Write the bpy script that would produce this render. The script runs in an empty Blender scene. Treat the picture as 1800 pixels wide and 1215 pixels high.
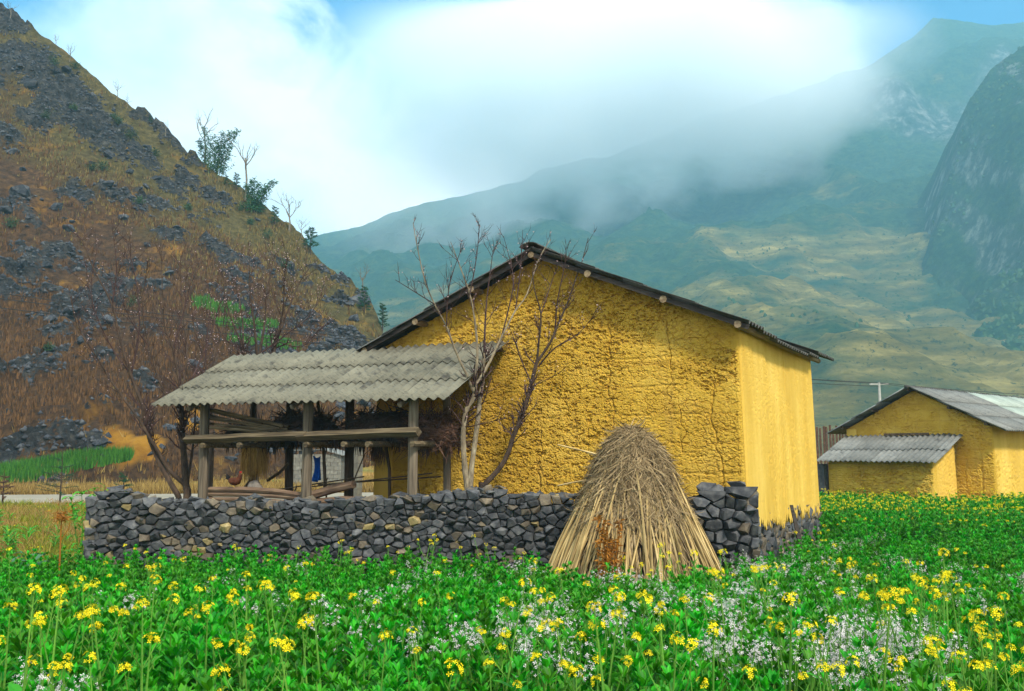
import bpy, bmesh, math, random
import numpy as np
from mathutils import Vector, Matrix, Euler

random.seed(7)
rng = np.random.default_rng(7)
sc = bpy.context.scene
C = sc.collection

# ------------------------------------------------------------------ camera
EYE = 2.1
FOC = 1611.0                      # focal length in photo pixels (1800 wide)
PITCH = math.radians(6.8)
cam_d = bpy.data.cameras.new('camera')
cam_d.sensor_fit = 'HORIZONTAL'
cam_d.sensor_width = 36.0
cam_d.lens = FOC / 1800 * 36
cam_d.clip_start = 0.1
cam_d.clip_end = 8000
cam = bpy.data.objects.new('camera', cam_d)
C.objects.link(cam)
cam.location = (0, 0, EYE)
cam.rotation_euler = (math.pi / 2 + PITCH, 0, 0)
sc.camera = cam

# ------------------------------------------------------------------ world, sun, exposure
SUN_EL, SUN_AZ = math.radians(46), math.radians(154)    # azimuth from +Y towards +X
world = bpy.data.worlds.new('World')
sc.world = world
world.use_nodes = True
wt = world.node_tree
wt.nodes.clear()


def nd(nt, t, ins=None, **props):
    n = nt.nodes.new(t)
    for k, v in props.items():
        setattr(n, k, v)
    for k, v in (ins or {}).items():
        s = n.inputs[k]
        if isinstance(v, bpy.types.NodeSocket):
            nt.links.new(v, s)
        else:
            s.default_value = v
    return n


def ramp(nt, fac, stops, interp='LINEAR'):
    n = nt.nodes.new('ShaderNodeValToRGB')
    n.color_ramp.interpolation = interp
    e = n.color_ramp.elements
    while len(e) < len(stops):
        e.new(0.5)
    for k, (p, c) in enumerate(stops):
        e[k].position = p
        if not hasattr(c, '__len__'):
            c = (c, c, c)
        e[k].color = (*c[:3], 1)
    nt.links.new(fac, n.inputs[0])
    return n.outputs[0]


def mixc(nt, f, a, b, mode='MIX'):
    n = nt.nodes.new('ShaderNodeMix')
    n.data_type = 'RGBA'
    n.blend_type = mode
    for s, v in ((n.inputs[0], f), (n.inputs[6], a), (n.inputs[7], b)):
        if isinstance(v, bpy.types.NodeSocket):
            nt.links.new(v, s)
        elif hasattr(v, '__len__'):
            s.default_value = (*v[:3], 1)
        else:
            s.default_value = v
    return n.outputs[2]


def mth(nt, op, a, b=0.0, clamp=False):
    n = nt.nodes.new('ShaderNodeMath')
    n.operation = op
    n.use_clamp = clamp
    for s, v in ((n.inputs[0], a), (n.inputs[1], b)):
        if isinstance(v, bpy.types.NodeSocket):
            nt.links.new(v, s)
        else:
            s.default_value = v
    return n.outputs[0]


def px_dir(px, py):
    F = Vector((0, math.cos(PITCH), math.sin(PITCH)))
    U = Vector((0, -math.sin(PITCH), math.cos(PITCH)))
    return F + Vector((1, 0, 0)) * ((px - 900) / FOC) + U * ((607.5 - py) / FOC)


def at(px, py, Y):
    """point of the place that the photo shows at (px, py), Y metres ahead"""
    d = px_dir(px, py)
    return Vector((0, 0, EYE)) + d * (Y / d.y)


sky = nd(wt, 'ShaderNodeTexSky', sky_type='NISHITA', sun_disc=False, sun_elevation=SUN_EL,
         sun_rotation=SUN_AZ, altitude=1200, air_density=1.3, dust_density=0.6, ozone_density=2.0)
hs = nd(wt, 'ShaderNodeHueSaturation', {'Saturation': 1.95, 'Value': 1.25, 'Color': sky.outputs[0]})
tc = nd(wt, 'ShaderNodeTexCoord')
mp = nd(wt, 'ShaderNodeMapping', {'Vector': tc.outputs['Generated'], 'Location': (0.1, 0.0, 0.0), 'Scale': (1.0, 1.0, 1.5)})
n1 = nd(wt, 'ShaderNodeTexNoise', {'Vector': mp.outputs[0], 'Scale': 2.1, 'Detail': 7.0, 'Roughness': 0.55, 'Distortion': 0.25})
cov = n1.outputs[0]
n3 = nd(wt, 'ShaderNodeTexNoise', {'Vector': mp.outputs[0], 'Scale': 5.5, 'Detail': 8.0, 'Roughness': 0.62, 'Distortion': 0.6})
# two broad openings in the cloud deck where the sky shows
for (hx, hy, rad) in ((720, -42, 0.20), (1850, 5, 0.26), (-60, -30, 0.34)):
    d = px_dir(hx, hy).normalized()
    dp = nd(wt, 'ShaderNodeVectorMath', {0: tc.outputs['Generated'], 1: tuple(d)}, operation='DISTANCE')
    dv = mth(wt, 'ADD', dp.outputs['Value'], mth(wt, 'MULTIPLY', mth(wt, 'SUBTRACT', n3.outputs[0], 0.5), 0.15))
    hole = mth(wt, 'MULTIPLY', mth(wt, 'SUBTRACT', 1.0, mth(wt, 'DIVIDE', dv, rad), True), 0.75 if hx > 0 else 0.36)
    cov = mth(wt, 'SUBTRACT', cov, hole)
mask = ramp(wt, cov, [(0.16, 0.0), (0.30, 0.72), (0.42, 0.96), (0.55, 1.0)])
n2 = nd(wt, 'ShaderNodeTexNoise', {'Vector': mp.outputs[0], 'Scale': 3.4, 'Detail': 6.0, 'Roughness': 0.5})
ccol = ramp(wt, n2.outputs[0], [(0.30, (4.6, 7.2, 9.0)), (0.42, (7.6, 9.4, 10.4)), (0.54, (10.8, 11.4, 11.7)), (0.68, (12.6, 12.7, 12.6))])
bg = nd(wt, 'ShaderNodeBackground', {'Color': mixc(wt, mask, hs.outputs[0], ccol), 'Strength': 0.1})
wo = nd(wt, 'ShaderNodeOutputWorld', {'Surface': bg.outputs[0]})

sun_d = bpy.data.lights.new('sun', 'SUN')
sun_d.energy = 3.5
sun_d.angle = math.radians(8)
sun_d.color = (1.0, 0.93, 0.82)
sun = bpy.data.objects.new('sun', sun_d)
C.objects.link(sun)
sdir = Vector((math.sin(SUN_AZ) * math.cos(SUN_EL), math.cos(SUN_AZ) * math.cos(SUN_EL), math.sin(SUN_EL)))
sun.rotation_euler = sdir.to_track_quat('Z', 'Y').to_euler()
sun.location = (20, -20, 40)

sc.view_settings.view_transform = 'Standard'
sc.view_settings.look = 'None'
sc.view_settings.exposure = 0.5
sc.view_settings.gamma = 1.0
sc.view_settings.use_curve_mapping = False
sc.render.engine = 'CYCLES'
cy = sc.cycles
cy.use_denoising = True
cy.max_bounces = 12
cy.diffuse_bounces = 3
cy.glossy_bounces = 2
cy.transmission_bounces = 3
cy.transparent_max_bounces = 8
cy.volume_bounces = 10
cy.use_adaptive_sampling = False
cy.caustics_reflective = False
cy.caustics_refractive = False


# ------------------------------------------------------------------ numpy noise
def _h(ix, iy, seed):
    h = (ix.astype(np.int64) * 374761393 + iy.astype(np.int64) * 668265263 + seed * 2147483647 + 1013904223) & 0xFFFFFFFF
    h = ((h ^ (h >> 13)) * 1274126177) & 0xFFFFFFFF
    h = ((h ^ (h >> 16)) * 2246822519) & 0xFFFFFFFF
    return ((h ^ (h >> 15)) & 0xFFFFFF) / float(0x1000000)


def vn(x, y, seed=0):
    ix, iy = np.floor(x), np.floor(y)
    fx, fy = x - ix, y - iy
    fx = fx * fx * fx * (fx * (fx * 6 - 15) + 10)
    fy = fy * fy * fy * (fy * (fy * 6 - 15) + 10)
    a, b = _h(ix, iy, seed), _h(ix + 1, iy, seed)
    c, d = _h(ix, iy + 1, seed), _h(ix + 1, iy + 1, seed)
    return (a * (1 - fx) + b * fx) * (1 - fy) + (c * (1 - fx) + d * fx) * fy


def fbm(x, y, seed=0, octv=5, rough=0.5):
    """0..1, about 0.5"""
    x, y = np.asarray(x, float), np.asarray(y, float)
    s, amp, tot = 0, 1.0, 0.0
    for k in range(octv):
        s = s + amp * vn(x * 2 ** k + 17.3 * k, y * 2 ** k - 9.1 * k, seed + k)
        tot += amp
        amp *= rough
    return s / tot


def worley(x, y, seed=0):
    ix, iy = np.floor(x), np.floor(y)
    f1 = np.full(x.shape, 9.0)
    f2 = np.full(x.shape, 9.0)
    cid = np.zeros(x.shape)
    for dx in (-1, 0, 1):
        for dy in (-1, 0, 1):
            cx, cyy = ix + dx, iy + dy
            qx = cx + _h(cx, cyy, seed)
            qy = cyy + _h(cx, cyy, seed + 5)
            d = np.hypot(x - qx, y - qy)
            idv = _h(cx, cyy, seed + 11)
            closer = d < f1
            f2 = np.where(closer, f1, np.minimum(f2, d))
            cid = np.where(closer, idv, cid)
            f1 = np.where(closer, d, f1)
    return f1, f2, cid


def sstep(a, b, x):
    t = np.clip((np.asarray(x, float) - a) / (b - a), 0, 1)
    return t * t * (3 - 2 * t)


# ------------------------------------------------------------------ mesh helpers
def mesh_np(name, v, f, mats=(), midx=None, smooth=False, attrs=None):
    """v (n,3), f (m,k) array or a list of faces"""
    me = bpy.data.meshes.new(name)
    v = np.asarray(v, dtype=np.float32)
    if isinstance(f, np.ndarray):
        k = f.shape[1]
        me.vertices.add(len(v))
        me.vertices.foreach_set('co', v.ravel())
        me.loops.add(f.size)
        me.loops.foreach_set('vertex_index', f.ravel().astype(np.int32))
        me.polygons.add(len(f))
        me.polygons.foreach_set('loop_start', np.arange(0, f.size, k, dtype=np.int32))
        me.update(calc_edges=True)
    else:
        me.from_pydata([tuple(map(float, p)) for p in v], [], f)
    for m in mats:
        me.materials.append(m)
    if midx is not None:
        me.polygons.foreach_set('material_index', np.asarray(midx, dtype=np.int32))
    if smooth:
        me.polygons.foreach_set('use_smooth', np.ones(len(me.polygons), dtype=bool))
    for an, av in (attrs or {}).items():
        at_ = me.attributes.new(an, 'FLOAT', 'POINT')
        at_.data.foreach_set('value', np.asarray(av, dtype=np.float32))
    me.update()
    return me


def ob(name, me, parent=None, loc=None, rot=None, scale=None):
    o = bpy.data.objects.new(name, me)
    C.objects.link(o)
    if parent is not None:
        o.parent = parent
    if loc is not None:
        o.location = loc
    if rot is not None:
        o.rotation_euler = rot
    if scale is not None:
        o.scale = scale if hasattr(scale, '__len__') else (scale,) * 3
    return o


def tag(o, label=None, cat=None, group=None, kind=None):
    if label: o['label'] = label
    if cat: o['category'] = cat
    if group: o['group'] = group
    if kind: o['kind'] = kind
    return o


def thing(name, label, cat, loc=(0, 0, 0), rz=0.0, group=None):
    o = bpy.data.objects.new(name, None)
    C.objects.link(o)
    o.location = loc
    o.rotation_euler = (0, 0, rz)
    o.empty_display_size = 0.2
    return tag(o, label, cat, group)


def grid_faces(nu, nv):
    i = np.arange(nu - 1)[:, None] * nv + np.arange(nv - 1)[None, :]
    i = i.ravel()
    return np.stack([i, i + nv, i + nv + 1, i + 1], 1)


class MB:
    """collects shapes into one mesh"""
    def __init__(s):
        s.v, s.f, s.m, s.n = [], [], [], 0

    def add(s, v, f, m=0):
        s.v.append(np.asarray(v, float))
        for q in f:
            s.f.append([i + s.n for i in q])
            s.m.append(m)
        s.n += len(v)

    def box(s, c, d, rot=None, m=0, taper=0.0):
        x, y, z = (q / 2 for q in d)
        t = 1 - taper
        v = np.array([(-x, -y, -z), (x, -y, -z), (x, y, -z), (-x, y, -z), (-x * t, -y * t, z), (x * t, -y * t, z), (x * t, y * t, z), (-x * t, y * t, z)])
        if rot is not None:
            v = v @ np.array(Euler(rot).to_matrix()).T
        s.add(v + np.array(c), [(0, 3, 2, 1), (4, 5, 6, 7), (0, 1, 5, 4), (1, 2, 6, 5), (2, 3, 7, 6), (3, 0, 4, 7)], m)

    def tube(s, pts, radii, k=6, m=0, caps=True, wob=0.0, squash=1.0):
        pts = [Vector(p) for p in pts]
        n = len(pts)
        if not hasattr(radii, '__len__'):
            radii = [radii] * n
        vs, fs = [], []
        t0 = (pts[1] - pts[0]).normalized()
        ref = Vector((0, 0, 1)) if abs(t0.z) < 0.9 else Vector((1, 0, 0))
        a = t0.cross(ref).normalized()
        for i in range(n):
            t = (pts[min(i + 1, n - 1)] - pts[max(i - 1, 0)])
            if t.length < 1e-9:
                t = t0
            t.normalize()
            a = (a - t * a.dot(t))
            if a.length < 1e-6:
                a = t.orthogonal()
            a.normalize()
            b = t.cross(a)
            for j in range(k):
                an = 2 * math.pi * j / k
                r = radii[i] * (1 + (random.uniform(-wob, wob) if wob else 0))
                vs.append(pts[i] + a * (math.cos(an) * r) + b * (math.sin(an) * r * squash))
        for i in range(n - 1):
            for j in range(k):
                j2 = (j + 1) % k
                fs.append((i * k + j, i * k + j2, (i + 1) * k + j2, (i + 1) * k + j))
        if caps:
            fs.append(tuple(range(k - 1, -1, -1)))
            fs.append(tuple((n - 1) * k + j for j in range(k)))
        s.add([tuple(p) for p in vs], fs, m)

    def tri_ribbon(s, a, b, w, side=None, m=0):
        """thin leaf-like blade from a to b"""
        a, b = Vector(a), Vector(b)
        t = (b - a)
        sd = side or t.cross(Vector((random.uniform(-1, 1), random.uniform(-1, 1), random.uniform(-1, 1))))
        if sd.length < 1e-6:
            sd = t.orthogonal()
        sd = sd.normalized() * w * 0.5
        mid = a + t * 0.4
        s.add([tuple(a - sd * 0.6), tuple(a + sd * 0.6), tuple(mid + sd), tuple(b), tuple(mid - sd)], [(0, 1, 2, 4), (4, 2, 3)], m)

    def mesh(s, name, mats, smooth=False):
        v = np.concatenate(s.v) if s.v else np.zeros((0, 3))
        me = mesh_np(name, v, s.f, mats, s.m, smooth)
        return me

    def build(s, name, mats, parent=None, smooth=False, **kw):
        if not isinstance(mats, (list, tuple)):
            mats = [mats]
        return ob(name, s.mesh(name, mats, smooth), parent, **kw)


def hull_mesh(name, pts, mats, smooth=False):
    bm = bmesh.new()
    for p in pts:
        bm.verts.new(p)
    r = bmesh.ops.convex_hull(bm, input=bm.verts)
    junk = [g for g in r['geom_interior'] + r['geom_unused'] if isinstance(g, bmesh.types.BMVert)]
    junk = [g for g in set(junk) if g.is_valid]
    if junk:
        bmesh.ops.delete(bm, geom=junk, context='VERTS')
    bmesh.ops.recalc_face_normals(bm, faces=bm.faces)
    me = bpy.data.meshes.new(name)
    bm.to_mesh(me)
    bm.free()
    for m in mats:
        me.materials.append(m)
    if smooth:
        for p in me.polygons:
            p.use_smooth = True
    return me


# ------------------------------------------------------------------ materials
def mat(name):
    m = bpy.data.materials.new(name)
    m.use_nodes = True
    m.node_tree.nodes.clear()
    return m, m.node_tree


def finish(nt, col, rough=0.85, bump=None, bstr=0.4, bdist=0.02, spec=0.3, transl=0.0, tcol=None):
    ins = {'Roughness': rough, 'Specular IOR Level': spec}
    p = nd(nt, 'ShaderNodeBsdfPrincipled', ins)
    if isinstance(col, bpy.types.NodeSocket):
        nt.links.new(col, p.inputs['Base Color'])
    else:
        p.inputs['Base Color'].default_value = (*col, 1)
    b = None
    if bump is not None:
        b = nd(nt, 'ShaderNodeBump', {'Height': bump, 'Strength': bstr, 'Distance': bdist})
        nt.links.new(b.outputs[0], p.inputs['Normal'])
    out = p.outputs[0]
    if transl:
        t = nd(nt, 'ShaderNodeBsdfTranslucent')
        c = tcol if tcol is not None else col
        if isinstance(c, bpy.types.NodeSocket):
            nt.links.new(c, t.inputs['Color'])
        else:
            t.inputs['Color'].default_value = (*c, 1)
        out = nd(nt, 'ShaderNodeMixShader', {0: transl, 1: out, 2: t.outputs[0]}).outputs[0]
    nd(nt, 'ShaderNodeOutputMaterial', {'Surface': out})


def coords(nt, scale=(1, 1, 1), rnd=True, kind='Object'):
    t = nd(nt, 'ShaderNodeTexCoord')
    v = t.outputs[kind]
    if rnd:
        oi = nd(nt, 'ShaderNodeObjectInfo')
        v = nd(nt, 'ShaderNodeVectorMath', {0: v, 1: mth(nt, 'MULTIPLY', oi.outputs['Random'], 37.0)}, operation='ADD').outputs[0]
    return nd(nt, 'ShaderNodeMapping', {'Vector': v, 'Scale': scale}).outputs[0]


def nz(nt, v, scale, detail=5, rough=0.55, dist=0.0):
    return nd(nt, 'ShaderNodeTexNoise', {'Vector': v, 'Scale': scale, 'Detail': float(detail), 'Roughness': rough, 'Distortion': dist}).outputs[0]


def simple(name, stops, scale=4.0, stretch=(1, 1, 1), rough=0.85, bscale=None, bstr=0.4, bdist=0.02, rvar=0.25, spec=0.25, transl=0.0, detail=6):
    """noise ramp colour with a brightness that differs a little from object to object"""
    m, nt = mat(name)
    v = coords(nt, stretch)
    c = ramp(nt, nz(nt, v, scale, detail), stops)
    if rvar:
        oi = nd(nt, 'ShaderNodeObjectInfo')
        k = mth(nt, 'ADD', mth(nt, 'MULTIPLY', oi.outputs['Random'], 2 * rvar), 1 - rvar)
        c = nd(nt, 'ShaderNodeHueSaturation', {'Value': k, 'Color': c}).outputs[0]
    finish(nt, c, rough, nz(nt, v, bscale or scale * 5, 6), bstr, bdist, spec, transl)
    return m


def leaf_mat(name, c1, c2, hvar=0.03, vvar=0.3, transl=0.35, rough=0.45, spec=0.4):
    m, nt = mat(name)
    oi = nd(nt, 'ShaderNodeObjectInfo')
    geo = nd(nt, 'ShaderNodeNewGeometry')
    r = geo.outputs['Random Per Island']
    c = mixc(nt, r, c1, c2)
    hue = mth(nt, 'ADD', mth(nt, 'MULTIPLY', oi.outputs['Random'], 2 * hvar), 0.5 - hvar)
    val = mth(nt, 'ADD', mth(nt, 'MULTIPLY', oi.outputs['Random'], 2 * vvar), 1 - vvar)
    c = nd(nt, 'ShaderNodeHueSaturation', {'Hue': hue, 'Value': val, 'Color': c}).outputs[0]
    finish(nt, c, rough, None, spec=spec, transl=transl)
    return m
# ------------------------------------------------------------------ ground
def gz(X, Y):
    X, Y = np.asarray(X, float), np.asarray(Y, float)
    z = 0.5 * (1 - sstep(4, 12, Y))
    z = z + 0.28 * sstep(17, 32, Y) * (1 - sstep(2, 10, X))
    z = z + np.clip(Y - 46, 0, 14) * 0.10 * (1 - sstep(2, 10, X))
    return z


def _ss(a, b, x):
    t = min(1.0, max(0.0, (x - a) / (b - a)))
    return t * t * (3 - 2 * t)


def gzf(x, y):
    k = 1 - _ss(2, 10, x)
    return 0.5 * (1 - _ss(4, 12, y)) + 0.28 * _ss(17, 32, y) * k + min(14.0, max(0.0, y - 46)) * 0.10 * k


def hit_ground(px, py, h=0.0):
    """where the ray through (px, py) comes within h of the ground"""
    d = px_dir(px, py)
    Y = 3.0
    while Y < 60:
        p = Vector((0, 0, EYE)) + d * (Y / d.y)
        if p.z <= gzf(p.x, p.y) + h:
            return p
        Y += 0.05
    return None


xs = np.unique(np.concatenate([np.arange(-14, 24, 0.4), np.arange(-60, 70, 2.5), np.array([-1300, -900, -600, -400, -250, -150, -100, 90, 130, 200, 300, 450, 600, 900, 1300])]))
ys = np.unique(np.concatenate([np.arange(0, 34, 0.4), np.arange(34, 90, 2.0), np.array([-60, -35, -20, -8, -3, 110, 140, 180, 240, 320, 450, 620, 900, 1290])]))
GX, GY = np.meshgrid(xs, ys, indexing='ij')
near = (np.abs(GX) < 30) & (GY < 34) & (GY > -3)
GZ = gz(GX, GY) + np.where(near, (fbm(GX * 1.3, GY * 1.3, 3, 4) - 0.5) * 0.10, 0)
m_ground, nt = mat('ground')
v = coords(nt, rnd=False)
patch = ramp(nt, nz(nt, v, 0.35, 6), [(0.42, 0.0), (0.6, 1.0)])
c1 = ramp(nt, nz(nt, v, 5.0, 8, 0.7), [(0.3, (0.10, 0.05, 0.012)), (0.5, (0.30, 0.16, 0.03)), (0.7, (0.42, 0.26, 0.05))])
c2 = ramp(nt, nz(nt, v, 7.0, 8, 0.7), [(0.3, (0.04, 0.045, 0.008)), (0.55, (0.14, 0.13, 0.015)), (0.75, (0.30, 0.24, 0.04))])
finish(nt, mixc(nt, patch, c1, c2), 0.95, nz(nt, v, 18, 6), 0.7, 0.04)
tag(ob('ground', mesh_np('ground', np.stack([GX, GY, GZ], -1).reshape(-1, 3), grid_faces(len(xs), len(ys)), [m_ground], smooth=True)), kind='structure')

# road along the foot of the hillside
m_road, nt = mat('road_concrete')
v = coords(nt, rnd=False)
finish(nt, ramp(nt, nz(nt, v, 0.8, 8, 0.65), [(0.3, (0.19, 0.17, 0.13)), (0.6, (0.27, 0.24, 0.18)), (0.75, (0.32, 0.26, 0.17))]), 0.9, nz(nt, v, 25, 5), 0.3, 0.01)
RC = [(-70, 33.5), (-45, 35.8), (-25, 37.8), (-10, 40.0), (6, 43.5), (20, 48.5), (45, 60), (80, 82)]


def road_y(x):
    return float(np.interp(x, [p[0] for p in RC], [p[1] for p in RC]))


mb = MB()
rx = np.arange(-70, 80.1, 2.5)
rv = []
for x in rx:
    y = road_y(x)
    for k, (dy, dz) in enumerate(((-3.3, -0.03), (-3.1, 0.045), (-1.5, 0.06), (0, 0.075), (1.5, 0.06), (3.1, 0.045), (3.3, -0.03))):
        rv.append((x, y + dy, gzf(x, y + dy) + dz + 0.01))
tag(ob('road', mesh_np('road', np.array(rv), grid_faces(len(rx), 7), [m_road], smooth=True)), kind='structure')

# ------------------------------------------------------------------ hillside on the left
RIDGE = [(-420, -280, 112), (-200, -120, 108), (0, 22, 105), (60, 64, 104), (130, 112, 103), (190, 168, 102), (260, 218, 101), (330, 284, 100),
         (400, 330, 99), (470, 376, 97), (530, 424, 95), (560, 466, 93), (600, 492, 90), (640, 522, 86), (665, 560, 83), (690, 640, 82), (715, 740, 81), (750, 800, 80)]
RP = [at(*r) for r in RIDGE]
rX = np.array([p.x for p in RP]); rY = np.array([p.y for p in RP]); rZ = np.array([p.z for p in RP])


def hill_base(X, Y):
    Yr = np.interp(X, rX, rY)
    Zr = np.maximum(np.interp(X, rX, rZ), 0.5)
    Yf = 47.5 + 3.0 * sstep(-24, -14, X) + 12 * sstep(-14, -4, X)
    t = (Y - Yf) / (Yr - Yf)
    tf = np.clip(t, 0, 1)
    z0 = gz(X, Yf)
    bank = 2.2 * sstep(0.0, 0.10, tf) * (1 - 0.6 * sstep(0.2, 1, tf)) * (1 - sstep(-24, -10, X))
    z = z0 + (Zr - z0) * (0.9 * tf ** 1.08 + 0.1 * tf ** 3) + bank
    z = np.where(t > 1, Zr - (Y - Yr) * 0.55 + 2.2 * 0.4 * (1 - sstep(-24, -10, X)), z)
    return z, t


def hill_hit(px, py, lift=0.0):
    d = px_dir(px, py)
    Y = np.arange(46, 125, 0.15)
    P = np.array([0, 0, EYE])[None, :] + np.outer(Y / d.y, np.array(d))
    z, t = hill_base(P[:, 0], P[:, 1])
    ok = np.nonzero((P[:, 2] <= z + lift) & (t > 0))[0]
    if len(ok) == 0:
        return None
    return Vector(P[ok[0]])


CRAGS = []      # (X, Y, radius) of the bigger outcrops seen in the photo
for (px, py, r) in ((110, 165, 4.2), (60, 120, 3.6), (20, 105, 3.2), (150, 215, 3.4), (185, 255, 4.0), (60, 200, 2.6), (215, 365, 2.8), (270, 360, 2.2), (130, 350, 2.2),
                    (250, 285, 2.4), (330, 320, 2.0), (380, 350, 2.0), (300, 330, 1.8), (60, 455, 2.6), (30, 480, 2.8), (110, 445, 2.4), (20, 520, 2.6), (90, 520, 2.4), (150, 470, 2.4),
                    (380, 450, 2.4), (300, 430, 2.0), (35, 640, 2.4), (60, 790, 2.0), (110, 780, 2.2), (160, 790, 1.7), (20, 800, 1.8), (215, 510, 2.2), (270, 520, 2.2), (150, 560, 2),
                    (500, 470, 1.8), (560, 480, 1.6), (600, 500, 1.8), (540, 570, 1.6), (180, 640, 2.0), (250, 680, 1.8), (350, 600, 1.6), (20, 30, 4), (0, 240, 3), (590, 530, 1.6), (640, 530, 1.4),
                    (250, 600, 1.8), (100, 580, 2.0), (190, 590, 1.5), (455, 350, 1.6), (420, 500, 1.7)):
    p = hill_hit(px, py)
    if p is not None:
        CRAGS.append((p.x, p.y, r * (0.55 + 0.0058 * p.y) if False else r * p.y / 100))

hx = np.arange(-112, -4.5, 0.34)
tt = np.concatenate([np.linspace(-0.04, 1.0, 215), np.linspace(1.01, 1.6, 26)])
HX, HT = np.meshgrid(hx, tt, indexing='ij')
_Yr = np.interp(HX, rX, rY)
_Yf = 47.5 + 3.0 * sstep(-24, -14, HX) + 12 * sstep(-14, -4, HX)
HY = _Yf + HT * (_Yr - _Yf)
HZ, _t = hill_base(HX, HY)
HZ = np.where(HT < 0, gz(HX, HY) - 0.5, HZ)
amp = sstep(0.0, 0.06, HT) * sstep(-6, -12, HX)
rockn = fbm(HX * 0.16, HY * 0.16 + HZ * 0.1, 21, 5, 0.6)
rock = sstep(0.61, 0.70, rockn) * 0.62
for (cx_, cy_, r_) in CRAGS:
    wob = 0.6 + 0.9 * fbm(HX * 0.5 + cx_, HY * 0.5, 33, 3)
    d = np.hypot((HX - cx_) * 0.8, (HY - cy_) * 1.0) / (r_ * wob)
    rock = np.maximum(rock, (0.55 + 0.35 * fbm(HX * 0.9, HY * 0.9, 35, 3)) * (1 - sstep(0.4, 1.0, d)))
wx = HX * 0.62 + HZ * 0.25 + 0.8 * fbm(HX * 0.3, HY * 0.3, 5, 3)
wy = HY * 0.5 + HZ * 0.55
f1, f2, cid = worley(wx, wy, 9)
g1, g2, cid2 = worley(wx * 2.7, wy * 2.7, 19)
facet = cid * 1.3 + (wx - np.floor(wx)) * 0.25 + cid2 * 0.45 - np.clip(0.25 - (f2 - f1), 0, 1) * 2.0 - np.clip(0.18 - (g2 - g1), 0, 1) * 1.0
HZ = HZ + amp * ((fbm(HX * 0.12, HY * 0.12, 2, 6, 0.55) - 0.5) * 3.0 * (1 - 0.6 * sstep(0.85, 1.0, HT)) + (fbm(HX * 1.1, HY * 1.1, 8, 4) - 0.5) * 0.55)
HZ = HZ + amp * rock * (0.05 + facet * 0.85)
HYd = HY - amp * rock * (facet - 0.6) * 0.5
m_hill, nt = mat('hillside')
v = coords(nt, rnd=False, kind='Object')
a_rock = nd(nt, 'ShaderNodeAttribute', attribute_name='rock').outputs['Fac']
a_soil = nd(nt, 'ShaderNodeAttribute', attribute_name='soil').outputs['Fac']
a_up = nd(nt, 'ShaderNodeAttribute', attribute_name='upper').outputs['Fac']
dry = ramp(nt, nz(nt, v, 1.6, 8, 0.7), [(0.28, (0.026, 0.016, 0.011)), (0.45, (0.072, 0.040, 0.021)), (0.6, (0.135, 0.072, 0.03)), (0.75, (0.25, 0.14, 0.05))])
olive = ramp(nt, nz(nt, v, 1.4, 8, 0.7), [(0.28, (0.035, 0.032, 0.014)), (0.5, (0.105, 0.085, 0.03)), (0.75, (0.22, 0.17, 0.06))])
grass = mixc(nt, ramp(nt, mth(nt, 'ADD', mth(nt, 'MULTIPLY', nz(nt, v, 0.10, 5), 0.7), mth(nt, 'MULTIPLY', a_up, 0.38)), [(0.46, 0.0), (0.62, 1.0)]), dry, olive)
soilc = ramp(nt, nz(nt, v, 1.2, 7), [(0.3, (0.30, 0.13, 0.018)), (0.6, (0.52, 0.26, 0.03)), (0.8, (0.40, 0.25, 0.07))])
soilm = mth(nt, 'ADD', a_soil, ramp(nt, nz(nt, v, 0.22, 7, 0.6), [(0.58, 0.0), (0.68, 0.55)]), True)
c = mixc(nt, soilm, grass, soilc)
rk = ramp(nt, nz(nt, v, 1.5, 9, 0.75), [(0.30, (0.009, 0.010, 0.011)), (0.46, (0.034, 0.035, 0.037)), (0.58, (0.075, 0.073, 0.068)), (0.72, (0.17, 0.15, 0.12))])
rm = ramp(nt, mth(nt, 'ADD', a_rock, mth(nt, 'MULTIPLY', mth(nt, 'SUBTRACT', nz(nt, v, 2.2, 6, 0.7), 0.5), 1.6)), [(0.44, 0.0), (0.56, 1.0)])
c = mixc(nt, rm, c, rk)
finish(nt, c, 0.95, nz(nt, v, 3.0, 9, 0.78), 1.0, 0.6, spec=0.1)
soil = np.zeros_like(HX)
for (px, py, r) in ((208, 785, 1.1), (225, 798, 0.9), (195, 768, 0.7), (330, 745, 0.9), (262, 800, 0.8), (350, 720, 0.9)):
    p = hill_hit(px, py)
    if p is not None:
        d = np.hypot(HX - p.x, HY - p.y) / (r * (0.6 + 0.9 * fbm(HX * 0.7, HY * 0.7, 41, 3)))
        soil = np.maximum(soil, 1 - sstep(0.7, 1.0, d))
me = mesh_np('hillside', np.stack([HX, HYd, HZ], -1).reshape(-1, 3), grid_faces(len(hx), len(tt)), [m_hill],
             attrs={'rock': rock.ravel(), 'soil': soil.ravel(), 'upper': sstep(0.5, 1.0, HT).ravel()})
hill = tag(ob('hillside', me), kind='structure')
from mathutils.bvhtree import BVHTree
_hv = np.stack([HX, HYd, HZ], -1).reshape(-1, 3)
_hf = grid_faces(len(hx), len(tt))
hill_bvh = BVHTree.FromPolygons([tuple(p) for p in _hv.tolist()], _hf.tolist())


def on_hill(px, py):
    """first point of the finished hillside seen at this pixel"""
    d = px_dir(px, py).normalized()
    r = hill_bvh.ray_cast(Vector((0, 0, EYE)), d, 400)
    return (r[0], r[1]) if r[0] is not None else (None, None)


def hill_z(x, y):
    r = hill_bvh.ray_cast(Vector((x, y, 300)), Vector((0, 0, -1)), 400)
    return r[0].z if r[0] is not None else gzf(x, y)


# ------------------------------------------------------------------ far mountains
KM = 1.7          # how much farther than the first survey the mountains stand


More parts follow.
